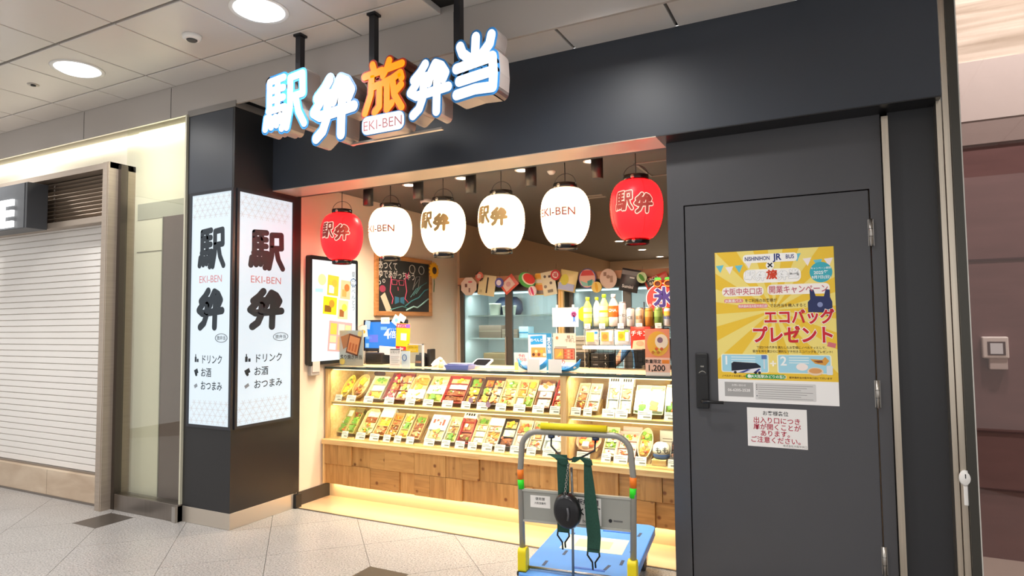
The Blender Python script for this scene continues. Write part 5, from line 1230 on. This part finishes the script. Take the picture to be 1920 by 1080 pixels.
    pack(-2.545, GY-.03, 1.835, .2, .225, 'yellow and lilac pack with a green pear in the garland', 'f0dc98', [('print', rect(-.09, .01, .09, .085), 'a8b4d8'), ('print', circ(-.03, .12, .045, .06, 18), 'd4cc3a')], name='hanging_pack', cat='pack', a=R(-12), th=.05)
    fan(-2.337, 1.967, .1, 'round blue-rimmed paper fan with red and teal print', circ(0, 0, .09, .097, 28), 'e8b4a4', [('print', [(-.075, .03), (.08, .03), (.05, .085), (-.05, .085)], 'd8484a'), ('print', [(-.08, -.02), (.0, -.05), (.08, -.02), (.05, -.08), (-.05, -.08)], '8cc4b8'), ('print', [(.0, -.03), (.06, -.01), (.05, -.07), (.01, -.08)], '4a9a94')], rim='3a3f8a')
    fan(-2.216, 1.868, .05, 'yellow onion-shaped paper ornament in the garland', circ(0, 0, .056, .058, 18), 'eccb6a', [('stripe', rotp(circ(0, 0, .016, .05, 14), R(10)), 'e0a82a')], y=GY-.04, name='paper_ball', cat='ornament', th=.02)
    fan(-2.105, 1.955, .1, 'round pink paper fan with brown sketches', rotp(circ(0, 0, .092, .105, 24), R(10)), 'e4c8ba', [('print', rect(-.05, .03, -.02, .07), '8a6a5c'), ('print', rect(.02, -.04, .05, .03), 'b0907e'), ('print', circ(.0, .02, .02, n=9), 'a08070')])
    pack(-1.875, GY, 1.81, .2, .235, 'black pouch with white lettering in the garland', '2e3036', [('print', rect(-.09, .17, .09, .215), '6a6a72'), ('print', rect(.0, .14, .05, .155), 'd8d8d8')], name='hanging_pack', cat='pack', a=R(-12), txt=('Sumini', .045, -.02, .04, 'f0f0f0'), th=.045)
    fan(-1.735, 1.948, .05, 'kiwi-green striped paper ball in the garland', circ(0, 0, .052, .056, 18), 'd8ecb4', [('stripe', rotp(circ(0, 0, .02, .045, 14), R(35)), '4a9a2c')], y=GY-.04, name='paper_ball', cat='ornament', th=.02)
    pack(-1.60, GY, 1.86, .24, .11, 'black and red snack packet tilted at the right end of the garland', 'd8402c', [('print', rect(-.1, .02, .03, .09), '1e1a1a')], name='hanging_pack', cat='pack', a=R(20), txt=('TACO\nBASE', .042, -.035, .062, 'f0ead8'))
behind_counter()

def staff():
    # staff member bending behind the rack; blue sleeve and gloved hand show between the shelves
    me = bpy.data.meshes.new('body')
    J = [(-1.46, 5.55, 1.0), (-1.46, 5.52, 1.2), (-1.45, 5.45, 1.34), (-1.44, 5.40, 1.40), (-1.43, 5.36, 1.47), (-1.42, 5.33, 1.55),
         (-1.60, 5.44, 1.335), (-1.655, 5.42, 1.25), (-1.70, 5.38, 1.17), (-1.765, 5.33, 1.10), (-1.80, 5.31, 1.07),
         (-1.30, 5.46, 1.33), (-1.22, 5.44, 1.2), (-1.2, 5.36, 1.08), (-1.54, 5.56, .9), (-1.55, 5.58, .5), (-1.55, 5.6, .06), (-1.38, 5.56, .9), (-1.37, 5.58, .5), (-1.37, 5.6, .06), (-1.55, 5.5, .03), (-1.37, 5.5, .03)]
    E = [(0, 1), (1, 2), (2, 3), (3, 4), (4, 5), (2, 6), (6, 7), (7, 8), (8, 9), (9, 10), (2, 11), (11, 12), (12, 13), (0, 14), (14, 15), (15, 16), (0, 17), (17, 18), (18, 19), (16, 20), (19, 21)]
    rad = [.13, .14, .13, .05, .085, .075, .06, .05, .042, .03, .028, .06, .048, .035, .09, .06, .045, .09, .06, .045, .04, .04]
    me.from_pydata([(x-0, y, z) for x, y, z in J], E, [])
    t = thing('person', 'staff member in black with blue sleeve bending behind the drinks rack', 'person', (0, 0, 0))
    o = bpy.data.objects.new('body', me); C.objects.link(o); o.parent = t
    sk = o.modifiers.new('skin', 'SKIN'); ss = o.modifiers.new('smooth', 'SUBSURF'); ss.levels = 2; ss.render_levels = 2
    for i, v in enumerate(me.skin_vertices[0].data): v.radius = (rad[i], rad[i]*.85); v.use_root = (i == 0)
    # cloth, sleeve, skin and glove by position
    m, n, l, p = newmat('staff_clothes'); p.inputs['Roughness'].default_value = .75
    g = n.new('ShaderNodeTexCoord'); sp = n.new('ShaderNodeSeparateXYZ'); l.new(g.outputs['Object'], sp.inputs[0])
    def cmp(sock, val, op='LESS_THAN'):
        k = n.new('ShaderNodeMath'); k.operation = op; l.new(sock, k.inputs[0]); k.inputs[1].default_value = val; return k.outputs[0]
    def mixc(f, a, b):
        k = n.new('ShaderNodeMixRGB'); l.new(f, k.inputs[0])
        (l.new(a, k.inputs[1]) if hasattr(a, 'links') else setattr(k.inputs[1], 'default_value', (*lin(a), 1)))
        k.inputs[2].default_value = (*lin(b), 1); return k.outputs[0]
    c = mixc(cmp(sp.outputs[0], -1.57), '1a1a1e', '4a7aa8')
    c = mixc(cmp(sp.outputs[0], -1.672), c, 'd09878')
    c = mixc(cmp(sp.outputs[2], 1.43, 'GREATER_THAN'), c, 'd09878')
    l.new(c, p.inputs['Base Color']); me.materials.append(m)
    gm = mat('9ab86a', .5, name='green_glove')
    h = MB(); b = Vector((-1.80, 5.31, 1.075))
    h.tube([b+Vector((.03, .012, .02)), b, b+Vector((-.035, -.01, -.03))], [.027, .036, .03], 10)
    for k, (dx, dz, ln) in enumerate(((-.05, -.012, .05), (-.052, -.028, .058), (-.046, -.044, .055), (-.036, -.056, .045))):
        q = b+Vector((dx*.6, -.01, dz*.8)); h.tube([q, q+Vector((-ln*.55, -.012, -ln*.25)), q+Vector((-ln*.75, -.02, -ln*.75))], [.0095, .009, .007], 7)
    q = b+Vector((.0, -.028, .0)); h.tube([q, q+Vector((-.025, -.022, -.005)), q+Vector((-.045, -.026, -.02))], [.011, .0095, .008], 7)
    h.build('glove', gm, t)
    cap = MB().lathe([(.08, 0), (.085, .03), (.07, .065), (.035, .085), (0, .09)], 20).build('hair', mat('1c1614', .6), t, (-1.42, 5.335, 1.525))
staff()

# ================================================================== DOOR POSTERS
def posters():
    t = thing('campaign_poster', 'large yellow campaign poster with red lettering taped to the dark door', 'poster', (-.311, 3.8525, 1.04))
    w, h = .622, .86; y = -.002
    lay = [0]
    def L(n, pts, c, k=None):
        lay[0] += 1; return shape(t, n, pts, p_(c), -.0014-(k if k is not None else lay[0])*.00007, .00006)
    MB().prism(rect(-w/2, 0, w/2, h), -.0014, 0).build('paper', p_('f0c634', .45), t)
    # sun rays
    import itertools
    cx, cz = .0, .52
    rays = []
    for k in range(0, 28, 2):
        a0, a1 = 2*PI*k/28+.06, 2*PI*(k+1)/28+.06
        pts = []
        for a in (a0, a1):
            d = (math.cos(a), math.sin(a)); s = 9
            if d[0]: s = min(s, ((w/2 if d[0] > 0 else -w/2)-cx)/d[0])
            if d[1]: s = min(s, ((h if d[1] > 0 else .17)-cz)/d[1])
            pts.append((cx+d[0]*s, cz+d[1]*s))
        L('sun_ray', [(cx, cz)]+pts, 'f4e07e', 1)
    # bunting
    for x0, z0, x1, z1 in ((-.31, .79, -.10, .815), (.10, .845, .31, .80)):
        for k in range(4):
            u = (k+.5)/4; xx, zz = x0+(x1-x0)*u, z0+(z1-z0)*u-.03*math.sin(PI*u)
            L('bunting_flag', [(xx-.022, zz), (xx+.022, zz+.004), (xx+.002, zz-.042)], ('6ac4d8', 'f6ecec')[k % 2], 3)
    L('white_plaque', rrect(-.155, .79, .13, .838, .018), 'fdfbf6', 6)
    NV = p_('1c2f7a')
    Y1 = -.0024
    def T(b, s, x, z, m, bold=.0, sx=1, al='CENTER', yy=0): return text(t, b, s, x, z, m, Y1-yy, bold, al, sx=sx)
    T('NISHINIHON', .032, -.146, .803, NV, .02, .72, 'LEFT'); T('JR', .05, .027, .801, NV, .03, .9); T('BUS', .032, .07, .806, NV, .015, .8, 'LEFT')
    L('white_plaque', circ(-.012, .772, .022, n=16), 'fdfbf6', 5); T('×', .06, -.012, .752, INK, .02)
    L('white_plaque', rrect(-.155, .675, .145, .752, .03), 'fdfbf6', 6)
    for i, k in enumerate(('eki', 'ben', 'tabi', 'ben', 'tou')):
        x = -.145+i*.057
        z = .688 if i % 2 else .695
        if k == 'tabi': brush(t, 'logo_character', k, x, z, .052, .05, p_('d8401c'), Y1-.0004, .0001, .03)
        else:
            brush(t, 'logo_character', k, x, z, .052, .05, p_('b4babe'), Y1-.0001, .0001, .045); brush(t, 'logo_character', k, x, z, .052, .05, p_('fbfbfa'), Y1-.0008, .0001, .022)
    L('round_badge', circ(.245, .722, .056, n=30), '3aaebf', 7)
    T('キャンペーン期間', .0125, .245, .74, p_('f4fbfb'), .01); T('2025年', .024, .245, .712, p_('f4fbfb'), .02); T('9月7日(日)', .02, .245, .688, p_('f4fbfb'), .02)
    L('white_plaque', rrect(-.275, .602, -.05, .655, .022), 'fdf6f0', 6); L('white_plaque', rrect(-.03, .605, .285, .662, .022), 'fdf6f0', 6)
    PKt = p_('c45a6a'); T('大阪中央口店', .042, -.163, .613, PKt, .012, .85); T('開業キャンペーン', .046, .127, .617, PKt, .012, .82)
    L('pink_label', rrect(-.265, .565, -.16, .587, .01), 'e88a8a', 6); T('JR高速バス', .019, -.213, .569, p_('fdf4f0'), .02)
    T('をご利用のお客様が', .021, -.152, .568, p_('4a2a10'), .005, .9, 'LEFT')
    L('pink_label', rrect(-.19, .533, -.03, .556, .01), 'e88a8a', 6); T('駅弁旅弁当大阪中央口店', .0155, -.11, .538, p_('fdf4f0'), .02, .9); T('でお弁当を購入すると', .021, -.02, .537, p_('4a2a10'), .005, .9, 'LEFT')
    # navy eco bag
    L('eco_bag', [(.175, .505), (.295, .50), (.295, .56), (.285, .585), (.285, .625), (.265, .628), (.255, .59), (.215, .592), (.205, .628), (.185, .628), (.187, .575), (.175, .56)], '26305f', 8)
    L('bag_mark', circ(.235, .545, .014, n=12), '8a94c0', 9)
    RDp, WH = p_('cf1a2c'), p_('fdf8ee')
    for b, s_, x, z in (('エコバッグ', .083, .125, .45), ('プレゼント', .098, .09, .345)):
        T(b, s_, x, z, WH, .075, .86); T(b, s_, x, z, RDp, .035, .86, yy=.0006)
    T('下記2つの条件を満たしたお客様にノベルティとして、', .0165, .085, .305, p_('4a2a10'), .005, .9); T('駅弁を持ち運びのに便利なマチ付きエコバッグをプレゼント!', .0165, .085, .283, p_('4a2a10'), .005, .9)
    L('flag_icon', rotp(rect(.265, .315, .305, .34), R(-15), .28, .33), 'd8707a', 6)
    for x0, x1 in ((-.285, -.04), (.015, .275)): L('pale_frame', rrect(x0-.006, .168, x1+.006, .272, .012), 'fdf6d8', 6); L('blue_panel', rrect(x0, .172, x1, .268, .008), 'a4d8ea', 7)
    T('1', .07, -.262, .212, p_('f8fcfc'), .02); T('2', .07, .042, .212, p_('f8fcfc'), .02); T('+', .06, -.012, .2, p_('fdf8e8'), .03)
    for k in range(3):
        L('text_line', rect(-.235, .252-k*.014, -.105, .257-k*.014), 'e4f4f8', 8); L('text_line', rect(.07, .252-k*.014, .17, .257-k*.014), 'e4f4f8', 8)
    # coach picture
    L('coach', [(-.235, .165), (-.235, .218), (-.222, .228), (-.1, .222), (-.078, .205), (-.076, .166)], '141a2c', 9); L('coach', [(-.235, .165), (-.235, .175), (-.15, .185), (-.076, .197), (-.076, .166)], 'e8e8f0', 10)
    L('coach', [(-.2, .166), (-.15, .185), (-.13, .185), (-.17, .166)], '3a4a9a', 11); L('coach', [(-.12, .166), (-.09, .19), (-.078, .19), (-.1, .166)], '3a4a9a', 11)
    for x in (-.215, -.105, -.085): L('coach_wheel', circ(x, .168, .008, n=12), '1a1a1e', 12)
    L('bus_stop', rect(-.062, .19, -.055, .26), 'd8dde4', 8); L('bus_stop', rect(-.072, .245, -.045, .268), '5a7ab8', 9)
    # food and drink picture
    L('food_picture', [(.175, .25), (.2, .225), (.25, .215), (.27, .24), (.25, .262), (.235, .245)], 'e0a040', 9); L('food_picture', [(.19, .24), (.215, .228), (.24, .23), (.235, .242)], '8a4a1e', 10)
    L('food_picture', circ(.2, .182, .04, .022, 20), 'ecd2b4', 9); L('food_picture', circ(.2, .185, .032, .014, 18), 'e0a060', 10)
    L('can_picture', rrect(.255, .165, .285, .215, .006), 'dfe6ea', 9); L('speech_bubble', circ(.135, .205, .03, .02, 18), 'f8ece6', 9)
    L('green_label', rrect(-.16, .135, .05, .16, .012), '2a9a4a', 7); L('green_mark', circ(-.14, .148, .01, n=12), 'f2faf2', 8); T('JR大阪駅みどりの窓口', .019, -.038, .141, p_('f8fcf4'), .015)
    T('ノベルティのお渡しは', .013, -.225, .142, p_('4a2a10'), .01); T('駅弁旅弁当大阪中央口店にて行います', .0125, .175, .141, p_('4a2a10'), .01)
    L('footer', rect(-w/2, 0, w/2, .128), 'f4f2f0', 4); L('footer_box', rect(-.275, .03, -.12, .112), 'a8a6a4', 5); L('footer_box', rrect(-.11, .018, .2, .112, .006), 'd6d4d2', 5)
    T('06-6205-2528', .0215, -.198, .06, p_('f2f0ee'), .02); T('お問い合わせ', .013, -.198, .09, p_('f2f0ee'), .01)
    for k in range(7): L('text_line', rect(-.095, .098-k*.012, .185-.03*(k % 3), .1005-k*.012), '8a8886', 6)
    for k in (0, 1, 2, 5): L('bullet', circ(-.102, .099-k*.012, .003, n=8), '1c1c1c', 6)
    n = thing('door_notice', 'white notice in red handwriting-style print taped under the campaign poster', 'notice', (-.315, 3.8525, .797), R(0))
    n['label'] = 'white landscape notice with red print taped under the yellow poster'
    MB().prism(rotp(rect(-.154, 0, .154, .215), R(-.0)), -.0014, 0).build('paper', p_('f2efec', .5), n)
    text(n, 'お客様各位', .027, -.005, .177, INK, -.0018, .01); RR = p_('b3153a')
    for k, b in enumerate(('出入り口につき', '扉が開くことが', 'あります。', 'ご注意ください。')): text(n, b, .0365, .0, .134-k*.036, RR, -.0018, .014, sx=.96)
    text(n, '株式会社大阪中央口', .0135, .09, .008, p_('5a5654'), -.0018)
posters()

# ================================================================== HAND TROLLEY
def trolley():
    t = thing('platform_trolley', 'blue platform hand trolley with grey folding handle and green straps', 'trolley', (-1.19, 3.02, 0), R(7))
    G = mat('9a9890', .35, .3, name='grey_tube'); YL = mat('f0da10', .45, name='yellow_plastic')
    W = .29
    BL = mat('5a9ae6', .4, name='blue_deck', noise=.05, scale=6)
    dk = MB().prism(rrect(-.30, -.06, .27, .93, .05), 0, .05)
    dk.v = [Vector((v.x, v.z, .245-v.y)) for v in dk.v]; dk.f = [f[::-1] for f in dk.f]
    d = dk.build('deck', BL, t, bevel=.006, seg=2)
    for x, y, a in ((-.2, .12, 90), (-.14, .3, 90), (-.18, .6, 80), (.18, .25, 90), (.2, .45, 90), (.2, .72, 85), (.12, .16, 80), (-.22, .78, 90)):
        sl = box(-.035, -.008, 0, .035, .008, .0012).build('deck_slot', mat('3a4a68', .6), d, (x, y, .2448), rot=(0, 0, R(a)))
    for x0, y0, x1 in ((-.05, .1, .12), (-.02, .72, .16)): box(x0, y0, .2448, x1, y0+.02, .247).build('deck_rib', mat('2a6ac8', .4), d)
    for k in range(6): MB().lathe([(.0, .2465), (.009, .2462)], 10).build('rivet', mat('26344e', .5), d, (-.22+.085*k, .04 if k % 2 else .86, 0))
    p = box(-.19, .36, .2448, .16, .6, .2462).build('deck_label', mat('d8e2c8', .6), d); shapes(p, 'print', [], p_('c8d0a0')) if False else None
    box(-.12, .42, .2462, .08, .54, .2466).build('label_print', mat('c8d4a4', .6), p)
    for x in (-.22, .2):
        for y in (.03, .84):
            c = MB().tube([(x-.014, y, .056), (x+.014, y, .056)], .056, 20).build('castor', mat('3a3a3c', .6), t)
            box(x-.024, y-.03, .056, x-.017, y+.03, .2).build('castor_fork', STEEL, c); box(x+.017, y-.03, .056, x+.024, y+.03, .2).build('castor_fork', STEEL, c); box(x-.03, y-.04, .178, x+.03, y+.04, .196).build('castor_plate', STEEL, c)
    # folding handle
    H = .945; r = .0155
    pts = [(-W+.01, 0, .26), (-W, 0, .74)]
    for k in range(7): a = PI-PI/2*k/6; pts.append((-W+.01+.085+.085*math.cos(a)-.0, 0, H-.085+.085*math.sin(a)))
    pts += [(-x, y, z) for x, y, z in pts[::-1]]
    MB().tube(pts, r, 12).build('handle_tube', G, t)
    for sx in (-1, 1):
        MB().tube([(sx*(W-.002), 0, .70), (sx*(W-.001), 0, .75)], .0168, 12).build('orange_tape', mat('f07a10', .5), t)
        MB().tube([(sx*(W-.004), 0, .652), (sx*(W-.002), 0, .699)], .0168, 12).build('green_tape', mat('2ae01c', .5), t)
        b = MB().prism(rrect(-.03, .235, .03, .36, .022), -.022, .022); b.v = [Vector((v.y+sx*(W-.012), v.x, v.z)) for v in b.v]
        b.build('hinge_boot', YL, t, bevel=.004)
        box(sx*(W-.012)-.024, -.034, .225, sx*(W-.012)+.024, .034, .245).build('hinge_foot', BLK, t)
    MB().tube([(-.175, 0, .976), (.165, 0, .976)], .0165, 14).build('yellow_grip', YL, t)
    for x in (-.12, .11): MB().tube([(x, 0, .94), (x, 0, .97)], .006, 8).build('grip_screw', BLK, t)
    pl = box(-W+.012, -.004, .455, W-.012, .004, .615).build('name_plate', mat('a8a9a2', .35, .4, name='plate_grey'), t, (0, 0, .035))
    for z in (.455, .608): box(-W+.012, -.01, z, W-.012, .01, z+.01).build('plate_fold', mat('bcbcb4', .35, .4), pl)
    shape(pl, 'sticker', rect(-.235, .53, -.13, .59), PAPER, -.0052, .001); text(pl, '使用禁', .017, -.183, .568, INK, -.0062); text(pl, '大阪営業所', .0125, -.183, .548, INK, -.0062)
    shape(pl, 'sticker', rect(.0, .468, .13, .6), PAPER, -.0052, .001); text(pl, '駅弁専用', .03, .065, .567, INK, -.0062, .02, sx=.9); text(pl, '水了軒', .052, .065, .512, INK, -.0062, .02, sx=.8); text(pl, '06-6150', .018, .065, .478, INK, -.0062)
    shape(pl, 'mark', circ(.175, .498, .009, n=12), INK, -.0052); shape(pl, 'mark', rect(.19, .495, .235, .503), p_('6a6a68'), -.0052)
    MB().tube([(-W+.02, .012, .258), (W-.03, .012, .258)], .007, 8).build('foot_rod', STEEL, t)
    MB().tube([(-.015, -.012, .20), (-.012, -.012, .62), (-.015, -.012, .78)], .0065, 8).build('centre_rod', mat('8a8a88', .3, .7), t)
    # black wire hook that carries the straps
    MB().tube([(-.12, 0, .925), (-.12, -.01, .88), (-.075, -.022, .84), (-.02, -.024, .82), (.04, -.024, .835), (.105, -.016, .87), (.108, 0, .925)], .005, 8).build('strap_hook', mat('3a3a3c', .4, .6), t)
    for x in (-.12, .108): MB().tube([(x, 0, .918), (x, 0, .932)], .018, 10).build('hook_clamp', mat('23304a', .5), t)
    GR = mat('1f4a3c', .8, noise=.15, scale=120, name='green_webbing')
    def strap(name, label, path, wd):
        s = thing(name, label, 'strap', (0, 0, 0)); s.parent = None
        return s
    # straps hang on the hook: things of their own, placed in trolley axes
    M = t.matrix_basis.copy()
    def ribbon(o, name, pts, wd, m, th=.006):
        mb = MB(); n = len(pts)
        for i, (x, y, z) in enumerate(pts):
            w_ = wd[i] if isinstance(wd, (list, tuple)) else wd
            mb.v += [Vector((x-w_/2, y, z)), Vector((x+w_/2, y, z)), Vector((x+w_/2, y-th, z)), Vector((x-w_/2, y-th, z))]
        for i in range(n-1):
            for q in range(4): mb.f.append([i*4+q, i*4+(q+1) % 4, i*4+4+(q+1) % 4, i*4+4+q]); mb.sm.append(False)
        mb.f += [[3, 2, 1, 0], [n*4-4, n*4-3, n*4-2, n*4-1]]; mb.sm += [False]*2
        return mb.build(name, m, o)
    def hook(o, x, z):
        k = mat('101418', .4, .3)
        MB().tube([(x-.028, -.036, z), (x-.03, -.036, z-.018), (x-.006, -.036, z-.05), (x-.004, -.036, z-.085)], .0045, 7).build('end_hook', k, o)
        MB().tube([(x+.028, -.036, z), (x+.03, -.036, z-.018), (x+.008, -.036, z-.05), (x+.01, -.036, z-.075)], .0045, 7).build('end_hook', k, o)
    loc, rot = (-1.19, 3.02, .045), R(7)
    s1 = thing('cargo_strap', 'dark green webbing strap hung on the trolley behind the black coiled strap', 'strap', loc, rot)
    ribbon(s1, 'loop_top', [(-.10, -.034, .80), (-.06, -.042, .785), (-.035, -.04, .755)], [.05, .06, .04], GR, .014)
    ribbon(s1, 'webbing', [(-.055, -.036, .80), (-.05, -.036, .72), (-.05, -.034, .6), (-.052, -.032, .48), (-.055, -.032, .42)], [.05, .062, .056, .064, .062], GR)
    hook(s1, -.055, .422)
    s2 = thing('cargo_strap', 'long dark green webbing strap hung at the right of the hook', 'strap', loc, rot)
    ribbon(s2, 'loop_top', [(.006, -.04, .77), (.03, -.044, .795), (.07, -.042, .785), (.085, -.038, .76)], [.02, .05, .05, .03], GR, .016)
    ribbon(s2, 'webbing', [(.072, -.036, .79), (.078, -.038, .7), (.085, -.038, .6), (.096, -.036, .47), (.10, -.034, .41), (.095, -.034, .34)], [.03, .045, .058, .068, .066, .062], GR)
    ribbon(s2, 'stitching', [(.096, -.0412, .357), (.096, -.0412, .354)], .055, mat('14302a', .7), .001)
    hook(s2, .095, .342)
    # black rubber disc hanging on a chain
    s3 = thing('rubber_disc', 'black oval rubber cup hung by a chain before the trolley plate', 'cup', loc, rot)
    mb = MB().lathe([(.0, .0), (.04, -.004), (.055, -.02), (.066, -.03), (.07, -.024), (.062, .005), (.05, .014), (0, .016)], 28, sx=1, sy=1.28)
    mb.build('cup', mat('16161a', .3, name='black_rubber'), s3, (-.025, -.085, .535), rot=(PI/2, R(-8), 0))
    MB().tube([(-.008, -.122, .565), (-.004, -.122, .535), (-.008, -.122, .505)], .006, 6).build('slot_bar', mat('5a5a5e', .3, .5), s3)
    lk = MB().tube([(.0055*math.cos(a), 0, .008*math.sin(a)) for a in [2*PI*k/10 for k in range(11)]], .0016, 5, False).mesh('chain_link'); lk.materials.append(mat('a8a49c', .25, .9))
    for k in range(16): add('chain_link', lk, None, s3, (-.035+.0015*k, -.075, .60+k*.011), (0, 0, (PI/2)*(k % 2)))
trolley()
